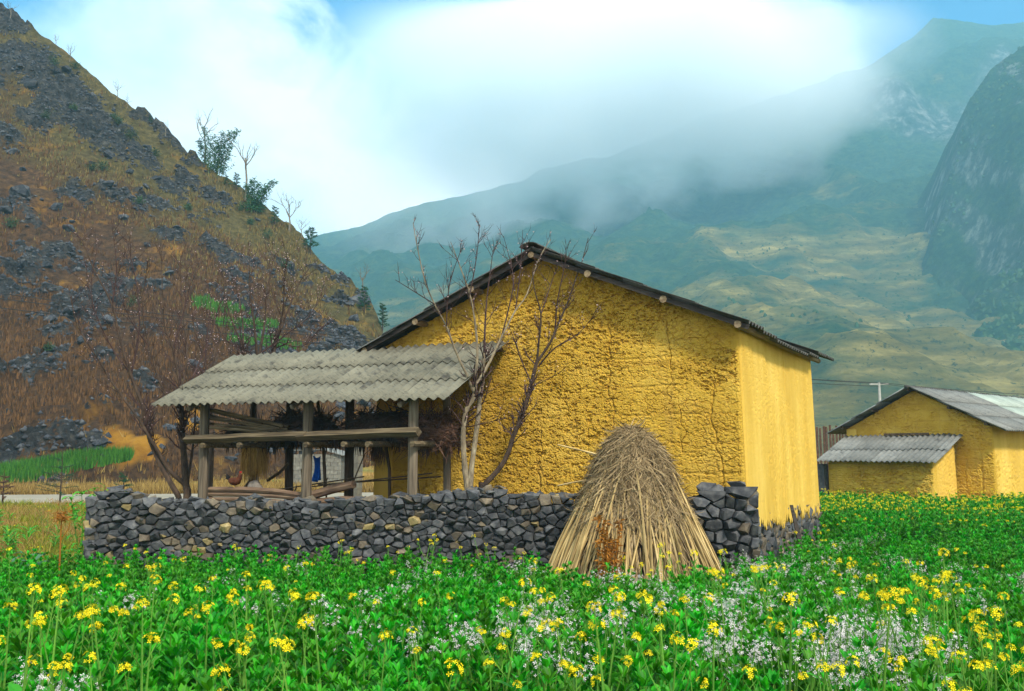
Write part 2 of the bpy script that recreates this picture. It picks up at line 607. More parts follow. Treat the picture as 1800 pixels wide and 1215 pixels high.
def mountain(name, ridge, foot_y, attrs_fn, nx, nt_, mat_, shape, seed, bump, back=0.5, cliff=None):
    P = [at(r[0], r[1], r[2] * KM) for r in ridge]
    pX = np.array([p.x for p in P]); pY = np.array([p.y for p in P]); pZ = np.array([p.z for p in P])
    X = np.linspace(pX[0], pX[-1], nx)
    T = np.concatenate([np.linspace(0, 1, nt_), np.linspace(1.02, 1.25, max(8, nt_ // 16))])
    XX, TT = np.meshgrid(X, T, indexing='ij')
    Yr = np.interp(XX, pX, pY); Zr = np.interp(XX, pX, pZ)
    Yf = foot_y(XX)
    YY = Yf + TT * (Yr - Yf)
    ZZ = (Zr + 3) * shape(np.clip(TT, 0, 1)) - 3
    ZZ = np.where(TT > 1, Zr - (YY - Yr) * back, ZZ)
    w = sstep(0, 0.1, TT) * np.where(TT < 1, 1 - 0.65 * sstep(0.85, 1.0, TT), 0.35)
    rid = 1 - np.abs(2 * fbm(XX / (90 * KM) + 0.15 * YY / (90 * KM), YY / (150 * KM), seed, 6, 0.5) - 1)
    ZZ = ZZ + w * bump * KM * ((rid - 0.75) * 1.6 + (fbm(XX / (22 * KM), YY / (22 * KM), seed + 3, 5, 0.55) - 0.5) * 0.7)
    at_ = {}
    if cliff is not None:
        dz, cm = cliff(XX, TT, YY, ZZ)
        ZZ = ZZ + dz
        at_['cliff'] = cm.ravel()
    at_['height'] = TT.ravel()
    V = np.stack([XX, YY, ZZ], -1).reshape(-1, 3)
    F = grid_faces(nx, len(T))
    me = mesh_np(name, V, F, [mat_], smooth=False, attrs=at_)
    o = tag(ob(name, me), kind='structure')
    return o, XX, YY, ZZ, TT


def mountain_mat(name, sc_, green, ochre, lo, hi):
    sc_ = sc_ / KM
    m, nt = mat(name)
    v = coords(nt, rnd=False)
    vs = nd(nt, 'ShaderNodeMapping', {'Vector': v, 'Scale': (0.35, 0.5, 1.6), 'Rotation': (0.0, 0.12, 0.0)}).outputs[0]
    h = nd(nt, 'ShaderNodeAttribute', attribute_name='height').outputs['Fac']
    cl = nd(nt, 'ShaderNodeAttribute', attribute_name='cliff').outputs['Fac']
    big = mth(nt, 'ADD', mth(nt, 'MULTIPLY', nz(nt, v, 0.012 * sc_, 8, 0.62, 0.6), 1.0), mth(nt, 'MULTIPLY', nz(nt, vs, 0.06 * sc_, 7, 0.65), 0.45))
    k = ramp(nt, mth(nt, 'SUBTRACT', big, mth(nt, 'MULTIPLY', h, 0.42)), [(lo, 0.0), (hi, 1.0)])
    g = ramp(nt, nz(nt, v, 0.22 * sc_, 7, 0.7), [(0.3, green[0]), (0.5, green[1]), (0.72, green[2])])
    o = ramp(nt, nz(nt, vs, 0.16 * sc_, 8, 0.7), [(0.28, ochre[0]), (0.5, ochre[1]), (0.72, ochre[2])])
    c = mixc(nt, k, g, o)
    dark = ramp(nt, nz(nt, v, 0.5 * sc_, 5, 0.75), [(0.56, 0.0), (0.64, 0.8)])
    c = mixc(nt, dark, c, green[0])
    vc = nd(nt, 'ShaderNodeMapping', {'Vector': v, 'Scale': (1.0, 1.0, 0.3)}).outputs[0]
    rk = ramp(nt, nz(nt, vc, 0.16 * sc_, 8, 0.7), [(0.36, (0.02, 0.05, 0.035)), (0.5, (0.06, 0.09, 0.08)), (0.6, (0.22, 0.24, 0.22)), (0.75, (0.5, 0.48, 0.42))])
    c = mixc(nt, cl, c, rk)
    finish(nt, c, 1.0, nz(nt, v, 0.35 * sc_, 8, 0.75), 1.0, 5.0, spec=0.0)
    return m


GREEN = ((0.012, 0.045, 0.030), (0.032, 0.085, 0.045), (0.085, 0.125, 0.045))
OCHRE = ((0.06, 0.07, 0.03), (0.22, 0.18, 0.055), (0.52, 0.40, 0.13))
m_mtn = mountain_mat('mountain', 1.0, GREEN, OCHRE, 0.545, 0.685)
m_spur = mountain_mat('mountain_spur', 1.5, ((0.006, 0.035, 0.022), (0.018, 0.07, 0.03), (0.07, 0.12, 0.03)), ((0.10, 0.11, 0.03), (0.24, 0.22, 0.05), (0.42, 0.33, 0.09)), 0.55, 0.75)
RA = [(-900, 520, 640), (300, 470, 630), (520, 430, 620), (560, 417, 620), (640, 398, 620), (740, 362, 620), (850, 336, 620), (1000, 290, 620), (1150, 240, 620), (1300, 190, 625),
      (1450, 145, 630), (1530, 112, 635), (1590, 72, 640), (1640, 33, 640), (1720, 36, 640), (1800, 42, 640), (2000, 60, 640), (2600, 150, 650)]


def cliff_a(XX, TT, YY, ZZ):
    # the rock band below the summit
    p = at(1600, 250, 560)
    XX = XX / KM
    d = np.abs(TT - 0.80 - 0.05 * np.sin(XX / 25)) / 0.055
    m = (1 - sstep(0.6, 1.2, d)) * sstep(205, 235, XX) * (1 - sstep(300, 330, XX))
    step = KM * 16 * sstep(0.79, 0.84, TT) * sstep(205, 240, XX) * (1 - sstep(0.84, 0.97, TT))
    return step, m * 0.95


mtnA = mountain('mountain', RA, lambda X: 210 + 0 * X, None, 420, 240, m_mtn, lambda t: 0.86 * t ** 1.15 + 0.14 * t ** 4, 51, 22, cliff=cliff_a)
RB = [(1330, 790, 330), (1400, 745, 340), (1470, 690, 350), (1540, 620, 360), (1595, 540, 370), (1630, 455, 378), (1656, 370, 386), (1676, 280, 394), (1702, 185, 400), (1742, 130, 402), (1800, 88, 405),
      (1900, 20, 410), (2050, -40, 415), (2500, 60, 425)]
RB = [(a_, b_, c_ * 0.88) for a_, b_, c_ in RB]          # the spur stands nearer than the main slope


def cliff_b(XX, TT, YY, ZZ):
    p0, p1 = at(1675, 430, 386).x, at(1745, 130, 400).x
    XX = XX / (KM * 0.88)
    n = fbm(XX / 9, ZZ / (30 * KM), 77, 5, 0.6)
    m = 0.8 * sstep(0.54, 0.66, n) * sstep(p0 - 22, p0 - 4, XX) * (1 - sstep(p1 + 6, p1 + 30, XX)) * sstep(0.3, 0.55, TT)
    return 0 * XX, m


mtnB = mountain('mountain_spur', RB, lambda X: 175 + 0.0 * X, None, 260, 200, m_spur, lambda t: 0.82 * t ** 1.0 + 0.18 * t ** 3, 91, 20, cliff=cliff_b)

# scrub and trees too far away to tell apart
m_scrub = simple('far_scrub', [(0.3, (0.02, 0.05, 0.025)), (0.6, (0.045, 0.09, 0.035)), (0.8, (0.10, 0.12, 0.035))], 0.08, rvar=0, spec=0.0)


def scatter_scrub(name, M, n, seed, smin, smax, label, dens):
    _, XX, YY, ZZ, TT = M
    r = np.random.default_rng(seed)
    fi = r.integers(0, XX.shape[0] - 1, n * 4); fj = r.integers(0, XX.shape[1] - 1, n * 4)
    a = r.random(n * 4)[:, None]; b = r.random(n * 4)[:, None]
    P = np.stack([XX, YY, ZZ], -1)
    pos = (P[fi, fj] * (1 - a) + P[fi + 1, fj] * a) * (1 - b) + (P[fi, fj + 1] * (1 - a) + P[fi + 1, fj + 1] * a) * b
    k = fbm(pos[:, 0] / (45 * KM), pos[:, 1] / (45 * KM), seed, 4) + 0.25 * (TT[fi, fj] - 0.5)
    ok = (k + r.normal(0, 0.05, len(k)) > dens) & (TT[fi, fj] < 1.03)
    pos = pos[ok][:n]
    n = len(pos)
    ang = np.arange(5) * 2 * np.pi / 5
    unit = np.concatenate([np.stack([np.cos(ang), np.sin(ang), 0 * ang - 0.2], 1), np.stack([0.8 * np.cos(ang + .6), 0.8 * np.sin(ang + .6), 0 * ang + 0.75], 1), [[0, 0, 1.35]]])
    F = [(i, (i + 1) % 5, 5 + i) for i in range(5)] + [((i + 1) % 5, 5 + (i + 1) % 5, 5 + i) for i in range(5)] + [(5 + i, 5 + (i + 1) % 5, 10) for i in range(5)]
    F = np.array(F)
    s = KM * r.uniform(smin, smax, (n, 1, 1)) * r.uniform(0.7, 1.3, (n, 1, 3))
    V = unit[None] * s * r.uniform(0.75, 1.25, (n, 11, 1)) + pos[:, None, :]
    FF = (F[None] + (np.arange(n) * 11)[:, None, None]).reshape(-1, 3)
    tag(ob(name, mesh_np(name, V.reshape(-1, 3), FF, [m_scrub])), label, 'scrub', kind='stuff')


scatter_scrub('mountain_scrub', mtnA, 20000, 5, 0.2, 0.55, 'dark green scrub dotted over the hazy far mountain slope', 0.5)
scatter_scrub('spur_scrub', mtnB, 16000, 6, 0.25, 0.8, 'dark green bushes covering the steep mountain spur', 0.42)

# low cloud hanging in front of the summit: a closed body of even density that thins out at its edges
mx = np.linspace(-330, 330, 170)
mz = np.linspace(60, 330, 90)
MX, MZ = np.meshgrid(mx, mz, indexing='ij')          # in units of KM metres
_pxs = [300, 560, 740, 850, 1000, 1150, 1300, 1450, 1530, 1600, 1680, 1800]
_pys = [440, 410, 368, 350, 330, 318, 300, 262, 195, 110, 30, -80]
_edge = [at(a, b, 455 * KM) / KM for a, b in zip(_pxs, _pys)]
edge_z = np.interp(MX, [p.x for p in _edge], [p.z for p in _edge])
n_ = fbm(MX / 70, MZ / 50, 61, 6, 0.55)
dist = (MZ - edge_z) + (n_ - 0.5) * 62
T = np.clip(dist + 22, 0, None)
T = 170 * (1 - np.exp(-(T / 62) ** 1.6))
sidef = sstep(-110, 20, MX) * (1 - sstep(95, 255, MX + (n_ - 0.5) * 150)) * (1 - sstep(196, 246, MZ)) * sstep(60, 80, MZ)
T = T * sidef * (0.75 + 0.5 * fbm(MX / 120, MZ / 90, 63, 3))
T = np.where(T < 0.5, 0, T)
mid = 455 + 6 * (fbm(MX / 80, MZ / 80, 64, 3) - 0.5)
Vf = KM * np.stack([MX, mid - T * 0.5, MZ], -1).reshape(-1, 3)
Vb = KM * np.stack([MX, mid + T * 0.5, MZ], -1).reshape(-1, 3)
gf = grid_faces(len(mx), len(mz))
keep = T.ravel()[gf].max(1) > 0
gf = gf[keep]
used = np.unique(gf)
remap = -np.ones(len(Vf), int); remap[used] = np.arange(len(used))
gfr = remap[gf]
nV = len(used)
# weld back to front where the body has no thickness, so the shell is closed
zero = T.ravel()[used] <= 0
bidx = np.where(zero, np.arange(nV), 0)
cnt = np.cumsum(~zero) - 1
bidx = np.where(zero, np.arange(nV), nV + cnt)
Vall = np.concatenate([Vf[used], Vb[used][~zero]])
Fall = np.concatenate([gfr, bidx[gfr][:, ::-1]])
m_mist, nt = mat('low_cloud')
pv = nd(nt, 'ShaderNodeVolumePrincipled', {'Color': (0.995, 1.0, 1.0, 1), 'Density': 0.04 / KM, 'Anisotropy': -0.3})
nd(nt, 'ShaderNodeOutputMaterial', {'Volume': pv.outputs[0]})
tag(ob('mist', mesh_np('mist', Vall, Fall, [m_mist], smooth=False)), 'white mist drifting across the face of the far mountain', 'mist', kind='stuff')

# the air of the valley
m_haze, nt = mat('haze')
pv = nd(nt, 'ShaderNodeVolumePrincipled', {'Color': (0.38, 0.79, 1.0, 1), 'Density': 0.00052, 'Anisotropy': 0.1})
nd(nt, 'ShaderNodeOutputMaterial', {'Volume': pv.outputs[0]})
mb = MB()
mb.box((0, 620, 290), (2700, 1380, 590))
hz = mb.build('haze', m_haze)
tag(hz, 'thin pale blue haze filling the valley air', 'haze', kind='stuff')
# ------------------------------------------------------------------ building materials
m_mud, nt = mat('ochre_rammed_earth')
v = coords(nt, rnd=False)
c = ramp(nt, nz(nt, v, 1.1, 8, 0.65), [(0.3, (0.51, 0.30, 0.034)), (0.5, (0.62, 0.385, 0.05)), (0.7, (0.70, 0.46, 0.08))])
vl = nd(nt, 'ShaderNodeMapping', {'Vector': v, 'Scale': (0.35, 0.35, 5.0)}).outputs[0]
c = mixc(nt, ramp(nt, nz(nt, vl, 1.6, 6, 0.6), [(0.50, 0.0), (0.66, 0.42)]), c, (0.42, 0.22, 0.03))
vr = nd(nt, 'ShaderNodeMapping', {'Vector': v, 'Scale': (5.0, 5.0, 0.35)}).outputs[0]
c = mixc(nt, ramp(nt, nz(nt, vr, 1.3, 6, 0.65), [(0.55, 0.0), (0.70, 0.35)]), c, (0.40, 0.24, 0.06))
c = mixc(nt, ramp(nt, nz(nt, v, 26, 6, 0.75), [(0.25, 0.45), (0.45, 0.0)]), c, (0.30, 0.13, 0.014))
c = mixc(nt, ramp(nt, nz(nt, v, 7, 5, 0.6), [(0.55, 0.0), (0.75, 0.4)]), c, (0.74, 0.46, 0.075))
bn = mth(nt, 'ADD', nz(nt, v, 26, 9, 0.78), mth(nt, 'MULTIPLY', nd(nt, 'ShaderNodeTexVoronoi', {'Vector': v, 'Scale': 19.0}, feature='DISTANCE_TO_EDGE').outputs[0], 0.6))
finish(nt, c, 0.95, bn, 1.0, 0.035, spec=0.1)

m_plaster, nt = mat('ochre_plaster')
v = coords(nt, rnd=False)
vs = nd(nt, 'ShaderNodeMapping', {'Vector': v, 'Scale': (1, 1, 0.25)}).outputs[0]
c = ramp(nt, nz(nt, vs, 1.6, 8, 0.6), [(0.3, (0.54, 0.33, 0.05)), (0.5, (0.62, 0.40, 0.07)), (0.7, (0.70, 0.47, 0.10))])
c = mixc(nt, ramp(nt, nz(nt, vs, 30, 5, 0.8), [(0.30, 0.75), (0.38, 0.0)]), c, (0.34, 0.17, 0.03))
c = mixc(nt, ramp(nt, nz(nt, vs, 4.0, 7, 0.7), [(0.58, 0.0), (0.72, 0.35)]), c, (0.50, 0.30, 0.07))
finish(nt, c, 0.95, nz(nt, v, 26, 8, 0.75), 0.6, 0.014, spec=0.1)

m_mortar = simple('mud_mortar', [(0.3, (0.10, 0.08, 0.055)), (0.6, (0.24, 0.18, 0.10)), (0.8, (0.40, 0.26, 0.08))], 6, rvar=0, bstr=0.8)
m_core = simple('wall_core', [(0.3, (0.03, 0.028, 0.026)), (0.7, (0.09, 0.075, 0.05))], 8, rvar=0)


def stone_mat(name, a, b, cc):
    return simple(name, [(0.25, a), (0.5, b), (0.75, cc)], 9, rough=0.8, bscale=45, bstr=0.7, bdist=0.012, rvar=0.38, spec=0.3)


m_stone = stone_mat('grey_stone', (0.020, 0.022, 0.026), (0.058, 0.060, 0.064), (0.135, 0.132, 0.122))
m_stone2 = stone_mat('brown_stone', (0.06, 0.048, 0.036), (0.125, 0.10, 0.07), (0.22, 0.175, 0.11))
m_stone3 = stone_mat('ochre_stone', (0.13, 0.095, 0.035), (0.25, 0.19, 0.08), (0.38, 0.31, 0.17))


def sheet_mat(name, a, b, d, amt):
    m, nt = mat(name)
    v = coords(nt)
    c = ramp(nt, nz(nt, v, 2.5, 8, 0.65), [(0.3, a), (0.7, b)])
    v2 = coords(nt, (1.0, 2.2, 1.0))
    c = mixc(nt, ramp(nt, nz(nt, v2, 9.0, 7, 0.7), [(0.52, 0.0), (0.66, amt * 0.75)]), c, d)
    c = mixc(nt, ramp(nt, nz(nt, v, 3.0, 6, 0.6), [(0.56, 0.0), (0.7, amt * 0.9)]), c, d)
    oi = nd(nt, 'ShaderNodeObjectInfo')
    c = nd(nt, 'ShaderNodeHueSaturation', {'Value': mth(nt, 'ADD', mth(nt, 'MULTIPLY', oi.outputs['Random'], 0.3), 0.85), 'Color': c}).outputs[0]
    finish(nt, c, 0.9, nz(nt, v, 60, 6, 0.7), 0.5, 0.006, spec=0.2)
    return m


m_sheet = sheet_mat('weathered_fibre_cement', (0.125, 0.12, 0.09), (0.19, 0.18, 0.13), (0.03, 0.029, 0.029), 0.9)
m_sheet_dark = sheet_mat('dark_fibre_cement', (0.055, 0.055, 0.05), (0.10, 0.098, 0.085), (0.02, 0.02, 0.02), 0.8)
m_sheet_grey = sheet_mat('grey_fibre_cement', (0.13, 0.135, 0.125), (0.21, 0.21, 0.19), (0.04, 0.042, 0.045), 0.7)
m_sheet_pale = sheet_mat('pale_fibre_cement', (0.26, 0.31, 0.26), (0.34, 0.38, 0.33), (0.12, 0.13, 0.12), 0.4)


def wood_mat(name, a, b, cc, stretch=(1, 1, 0.06), scale=26):
    return simple(name, [(0.3, a), (0.5, b), (0.72, cc)], scale, stretch, bscale=scale * 1.5, bstr=0.7, bdist=0.006, rvar=0.2)


m_post = wood_mat('weathered_post_wood', (0.05, 0.038, 0.026), (0.12, 0.095, 0.065), (0.21, 0.17, 0.115))
m_beam = wood_mat('beam_wood', (0.045, 0.032, 0.018), (0.115, 0.085, 0.048), (0.20, 0.16, 0.09), (0.06, 1, 1))
m_dwood = wood_mat('dark_wood', (0.03, 0.02, 0.013), (0.07, 0.046, 0.028), (0.12, 0.085, 0.05))
m_brown_dark = wood_mat('tarred_board', (0.012, 0.010, 0.009), (0.03, 0.024, 0.02), (0.055, 0.045, 0.035), (0.06, 1, 1))
m_log = wood_mat('log_bark', (0.08, 0.045, 0.028), (0.17, 0.105, 0.065), (0.26, 0.18, 0.11), (0.1, 1, 1), 20)
m_purlin = wood_mat('purlin_wood', (0.12, 0.08, 0.045), (0.22, 0.16, 0.09), (0.33, 0.26, 0.17), (1, 0.08, 1), 20)
m_gold = leaf_mat('straw_strands', (0.20, 0.10, 0.025), (0.66, 0.42, 0.12), 0, 0, 0.2, 0.8, 0.2)
m_straw = simple('golden_straw', [(0.3, (0.36, 0.21, 0.05)), (0.6, (0.58, 0.37, 0.10)), (0.8, (0.68, 0.49, 0.19))], 9, rvar=0.1)


# ------------------------------------------------------------------ corrugated sheets
PITCH_W = 0.177


def sheet_mesh(name, waves, length, m, amp=0.026, seg=8, thick=0.008, ny=3):
    n = int(waves * seg) + 1
    x = np.linspace(0, waves * PITCH_W, n)
    y = np.linspace(0, length, ny)
    XX, YY = np.meshgrid(x, y, indexing='ij')
    ZZ = amp * np.cos(2 * np.pi * XX / PITCH_W)
    top = np.stack([XX, YY, ZZ], -1).reshape(-1, 3)
    bot = top - np.array([0, 0, thick])
    f = grid_faces(n, ny)
    k = n * ny
    fs = f.tolist() + (f[:, ::-1] + k).tolist()
    for i in range(n - 1):
        a, b = i * ny, (i + 1) * ny
        fs.append([b, a, a + k, b + k])
        a, b = i * ny + ny - 1, (i + 1) * ny + ny - 1
        fs.append([a, b, b + k, a + k])
    for j in range(ny - 1):
        fs.append([j, j + 1, j + 1 + k, j + k])
        a = (n - 1) * ny + j
        fs.append([a + 1, a, a + k, a + 1 + k])
    me = mesh_np(name, np.concatenate([top, bot]), fs, [m], smooth=True)
    return me


def roof_slope(parent, origin, ux, us, ncols, rows, waves, length, expose, mats, pick=None, last_waves=None, sag=None, jit=1.0, name='roof_sheet'):
    """rows of overlapping sheets; ux runs along the eave, us runs up the slope, origin is the lower start corner"""
    ux, us = Vector(ux).normalized(), Vector(us).normalized()
    un = ux.cross(us)
    if un.z < 0:
        raise ValueError('slope normal')
    base = Matrix((ux, us, un)).transposed().to_4x4()
    cache = {}
    for r in range(rows):
        for c_ in range(ncols):
            w = last_waves if (last_waves and c_ == ncols - 1) else waves + 0.5
            mi = pick(r, c_) if pick else 0
            key = (w, mi)
            if key not in cache:
                cache[key] = sheet_mesh(name, w, length, mats[mi])
            p = Vector(origin) + ux * (c_ * waves * PITCH_W) + us * (r * expose + random.uniform(-0.015, 0.02) * jit) + un * (r * 0.012 + (c_ % 2) * 0.009 + random.uniform(0, 0.003))
            s = sag(c_ / ncols, r) if sag else 0.0
            p.z += s
            o = ob(name, cache[key], parent)
            # each sheet is a straight board; the lower end rides on the one below
            mrot = Matrix.Rotation(random.uniform(-0.006, 0.006) * jit, 4, 'Z') @ Matrix.Rotation(-0.012, 4, 'X')
            o.matrix_local = Matrix.Translation(p) @ base @ mrot


# ------------------------------------------------------------------ rammed-earth walls
def crack_field(U, Z, cracks):
    """distance to a set of meandering vertical cracks (u0, z_top, z_bottom, width)"""
    d = np.full(U.shape, 9.0)
    for k, (u0, zt, zb, w) in enumerate(cracks):
        cu = u0 + (fbm(Z * 2.2 + k * 7, Z * 0 + k, 70 + k, 4, 0.6) - 0.5) * 0.34
        taper = np.clip((zt - Z) / 0.3, 0, 1) * np.clip((Z - zb) / 0.3, 0, 1)
        d = np.minimum(d, np.where(taper > 0, np.abs(U - cu) / (w * (0.35 + 0.65 * taper) * (0.5 + fbm(Z * 6, Z * 0, 90 + k, 2))), 9.0))
    return d


def earth_relief(U, Z, seed, cracks, strength=1.0):
    """outward relief of a cob wall: clods, pits, lift lines, shrinkage cracks"""
    wu = U + 0.05 * (fbm(U * 7, Z * 7, seed + 1, 4) - 0.5) * 2
    wz = Z + 0.04 * (fbm(U * 7, Z * 7, seed + 2, 4) - 0.5) * 2
    f1, f2, cid = worley(wu * 7.5, wz * 12.5, seed + 3)
    g1, g2, cid2 = worley(wu * 19.0, wz * 27.0, seed + 4)
    zone = fbm(U * 0.9, Z * 0.9, seed + 5, 4, 0.6)
    rough = sstep(0.38, 0.6, zone)
    edge = np.clip((f2 - f1) / 0.10, 0, 1)
    edge2 = np.clip((g2 - g1) / 0.16, 0, 1)
    on = sstep(0.42, 0.62, fbm(U * 2.3, Z * 3.1, seed + 6, 4))
    h = 0.0
    h = h + 0.030 * (edge - 1) * (0.08 + 0.92 * on)
    h = h + 0.016 * (edge2 - 1) * (0.2 + 0.8 * rough)
    h = h + 0.020 * (cid - 0.5) * (0.25 + 0.75 * rough) + 0.012 * (cid2 - 0.5) * (0.4 + 0.6 * rough)
    pits = fbm(U * 15, Z * 30, seed + 8, 3, 0.6)
    h = h - 0.05 * sstep(0.60, 0.66, pits) * (0.35 + 0.65 * rough)
    lift = Z / 0.46 + 0.16 * fbm(U * 1.5, Z * 0, seed + 9, 3)
    fl = np.abs(lift - np.round(lift)) * 0.46
    h = h - 0.016 * np.exp(-(fl / 0.02) ** 2) * sstep(0.4, 0.6, fbm(U * 3, np.round(lift) * 3.7, seed + 10, 3))
    h = h + 0.05 * (fbm(U * 0.6, Z * 0.6, seed + 11, 3) - 0.5)
    h = h * strength * 0.68
    d = crack_field(U, Z, cracks)
    h = h - 0.034 * np.exp(-(d * 1.5) ** 2)
    return h


def earth_wall(name, parent, m, L, z0, ztop_fn, step, place, seed, cracks, strength=1.0, thick=0.45, z0_fn=None, relief=True, batter=0.025):
    """place(u, z, out) -> xyz; the outer face carries the relief, the back and edges close the block"""
    nu = int(L / step) + 1
    u = np.linspace(0, L, nu)
    zt = ztop_fn(u)
    zb = z0_fn(u) if z0_fn is not None else np.full_like(u, z0)
    nv = int((zt.max() - zb.min()) / step) + 1
    q = np.linspace(0, 1, nv)
    U = np.repeat(u[:, None], nv, 1)
    Z = zb[:, None] + q[None, :] * (zt - zb)[:, None]
    h = earth_relief(U, Z, seed, cracks, strength) if relief else 0 * U
    endf = np.minimum(np.clip(U / 0.06, 0, 1), np.clip((L - U) / 0.06, 0, 1))
    h = h * endf - 0.035 * (1 - endf) ** 2
    out = h - batter * (Z - zb.min())
    V = place(U, Z, out).reshape(-1, 3)
    Vb = place(U, Z, np.full_like(U, -thick) ).reshape(-1, 3)
    f = grid_faces(nu, nv)
    # coarse back: only its border ring is needed
    ring = np.concatenate([np.arange(nu) * nv, (nu - 1) * nv + np.arange(1, nv), (np.arange(nu - 1)[::-1]) * nv + nv - 1, np.arange(1, nv - 1)[::-1]])
    nV = len(V)
    rb = Vb[ring]
    fl = f.tolist()
    R = len(ring)
    for i in range(R):
        j = (i + 1) % R
        fl.append([int(ring[j]), int(ring[i]), nV + i, nV + j])
    fl.append([nV + i for i in range(R)])
    me = mesh_np(name, np.concatenate([V, rb]), fl, [m], smooth=False)
    return ob(name, me, parent)


# ------------------------------------------------------------------ stones that fit together
def clip_poly(poly, n, d):
    out = []
    L = len(poly)
    for i in range(L):
        a, b = poly[i], poly[(i + 1) % L]
        da, db = a[0] * n[0] + a[1] * n[1] - d, b[0] * n[0] + b[1] * n[1] - d
        if da <= 0:
            out.append(a)
        if (da < 0 < db) or (db < 0 < da):
            t = da / (da - db)
            out.append((a[0] + (b[0] - a[0]) * t, a[1] + (b[1] - a[1]) * t))
    return out


def voronoi_cells(seeds, x0, x1, zb, ztop, asp=1.45):
    """cells of seeds in a strip; wide stones because z is stretched by asp"""
    S = np.array(seeds)
    cells = []
    W = S * np.array([1, asp])
    for i in range(len(S)):
        d2 = ((W - W[i]) ** 2).sum(1)
        order = np.argsort(d2)[1:22]
        c = W[i]
        poly = [(c[0] - 0.5, c[1] - 0.5), (c[0] + 0.5, c[1] - 0.5), (c[0] + 0.5, c[1] + 0.5), (c[0] - 0.5, c[1] + 0.5)]
        for j in order:
            n = (W[j] - W[i])
            mpt = (W[j] + W[i]) / 2
            poly = clip_poly(poly, n, float(mpt @ n))
            if len(poly) < 3:
                break
        if len(poly) >= 3:
            poly = clip_poly(poly, (-1, 0), -x0)
            poly = clip_poly(poly, (1, 0), x1)
            poly = clip_poly(poly, (0, -1), -zb * asp)
            t0 = ztop(c[0]) * asp
            poly = clip_poly(poly, (random.uniform(-0.25, 0.25), 1), t0 + random.uniform(-0.01, 0.07) + 0 * c[0])if False else clip_poly(poly, (0, 1), t0 + random.uniform(-0.02, 0.08))
        cells.append([(p[0], p[1] / asp) for p in poly] if len(poly) >= 3 else None)
    return cells


def relaxed_seeds(n, x0, x1, zb, ztop, asp, it=2, minr=None):
    pts = []
    tries = 0
    area = (x1 - x0) * 1.0
    while len(pts) < n and tries < n * 60:
        tries += 1
        x = random.uniform(x0, x1)
        zt = ztop(x)
        z = random.uniform(zb, zt)
        r = (minr or 0.1) * (random.choice((0.55, 0.7, 0.85, 1.0, 1.25, 1.6)))
        if all((x - p[0]) ** 2 + ((z - p[1]) * asp) ** 2 > (0.5 * (r + p[2])) ** 2 for p in pts):
            pts.append((x, z, r))
    return [(p[0], p[1]) for p in pts]


def stone_from_cell(poly, depth, bulge):
    """angular block whose waist fills the cell; local origin at the cell's centre; y points into the wall"""
    P = np.array(poly)
    c = P.mean(0)
    Q = P - c
    size = float(np.abs(Q).max())
    pts = []
    tilt = (random.uniform(-0.8, 0.8), random.uniform(-0.9, 0.5))
    for q in Q:
        k = random.uniform(0.90, 1.04)
        pts.append((q[0] * k, random.uniform(-0.04, 0.03), q[1] * k))
        pts.append((q[0] * 0.92, depth, q[1] * 0.92))
    off = np.array([random.uniform(-0.12, 0.12), random.uniform(-0.10, 0.12)]) * size
    nq = len(Q)
    flat = random.random() < 0.42
    for k in range(nq):
        s = random.uniform(0.62, 0.92) if flat else random.uniform(0.3, 0.9)
        w = random.uniform(-0.12, 0.12)
        j = Q[k] * (1 - abs(w)) + Q[(k + (1 if w > 0 else -1)) % nq] * abs(w)
        fx, fz = j[0] * s + off[0], j[1] * s + off[1]
        pts.append((fx, -bulge * ((0.8 + random.uniform(0, 0.25)) if flat else random.uniform(0.0, 1.6)) + tilt[0] * fx * 0.5 + tilt[1] * fz * 0.6, fz))
    return c, pts


def stone_face(parent, name, n, x0, x1, zb, ztop, minr, asp, place, mats_p, depth=0.16, bulge=0.05, cap=300):
    """place(x, z) -> matrix putting the stone's local frame on the face"""
    seeds = relaxed_seeds(n, x0, x1, zb, ztop, asp, minr=minr)
    cells = [q for q in voronoi_cells(seeds, x0, x1, zb, ztop, asp) if q is not None]

    def area(p):
        return abs(sum(p[i][0] * p[(i + 1) % len(p)][1] - p[(i + 1) % len(p)][0] * p[i][1] for i in range(len(p)))) / 2
    cells.sort(key=area, reverse=True)
    k = 0
    rest = {}
    for poly in cells:
        c, pts = stone_from_cell(poly, depth, bulge * random.uniform(0.7, 1.5) * (1.0 if area(poly) > 0.015 else 0.7))
        m = random.choices([q[0] for q in mats_p], [q[1] for q in mats_p])[0]
        try:
            me = hull_mesh(name, pts, [m])
        except Exception:
            continue
        mx_ = place(c[0], c[1])
        if k < cap:
            o = ob(name, me, parent)
            o.matrix_local = mx_
        else:
            vv = np.empty(len(me.vertices) * 3, np.float32)
            me.vertices.foreach_get('co', vv)
            vv = vv.reshape(-1, 3) @ np.array(mx_.to_3x3()).T + np.array(mx_.translation)
            rest.setdefault(m, MB()).add(vv, [tuple(p.vertices) for p in me.polygons])
            bpy.data.meshes.remove(me)
        k += 1
    for m, q in rest.items():
        tag(q.build('small_stones', m, parent), kind='stuff')
    return k


STONES = [(m_stone, 0.83), (m_stone2, 0.13), (m_stone3, 0.04)]

# ------------------------------------------------------------------ the ochre farmhouse
HC = Vector((3.5, 13.9, 0))
HR = math.radians(-29.0)
HW, HD = 7.0, 5.6
EAVE, APEX = 4.04, 5.475
house = thing('mud_house', 'large ochre rammed-earth farmhouse with cracked gable wall and dark corrugated roof', 'house', HC, HR)
gs = (APEX - EAVE) / (HW / 2)


def gtop(u):
    return EAVE + 0.05 + gs * (HW / 2 - np.abs(u - HW / 2))


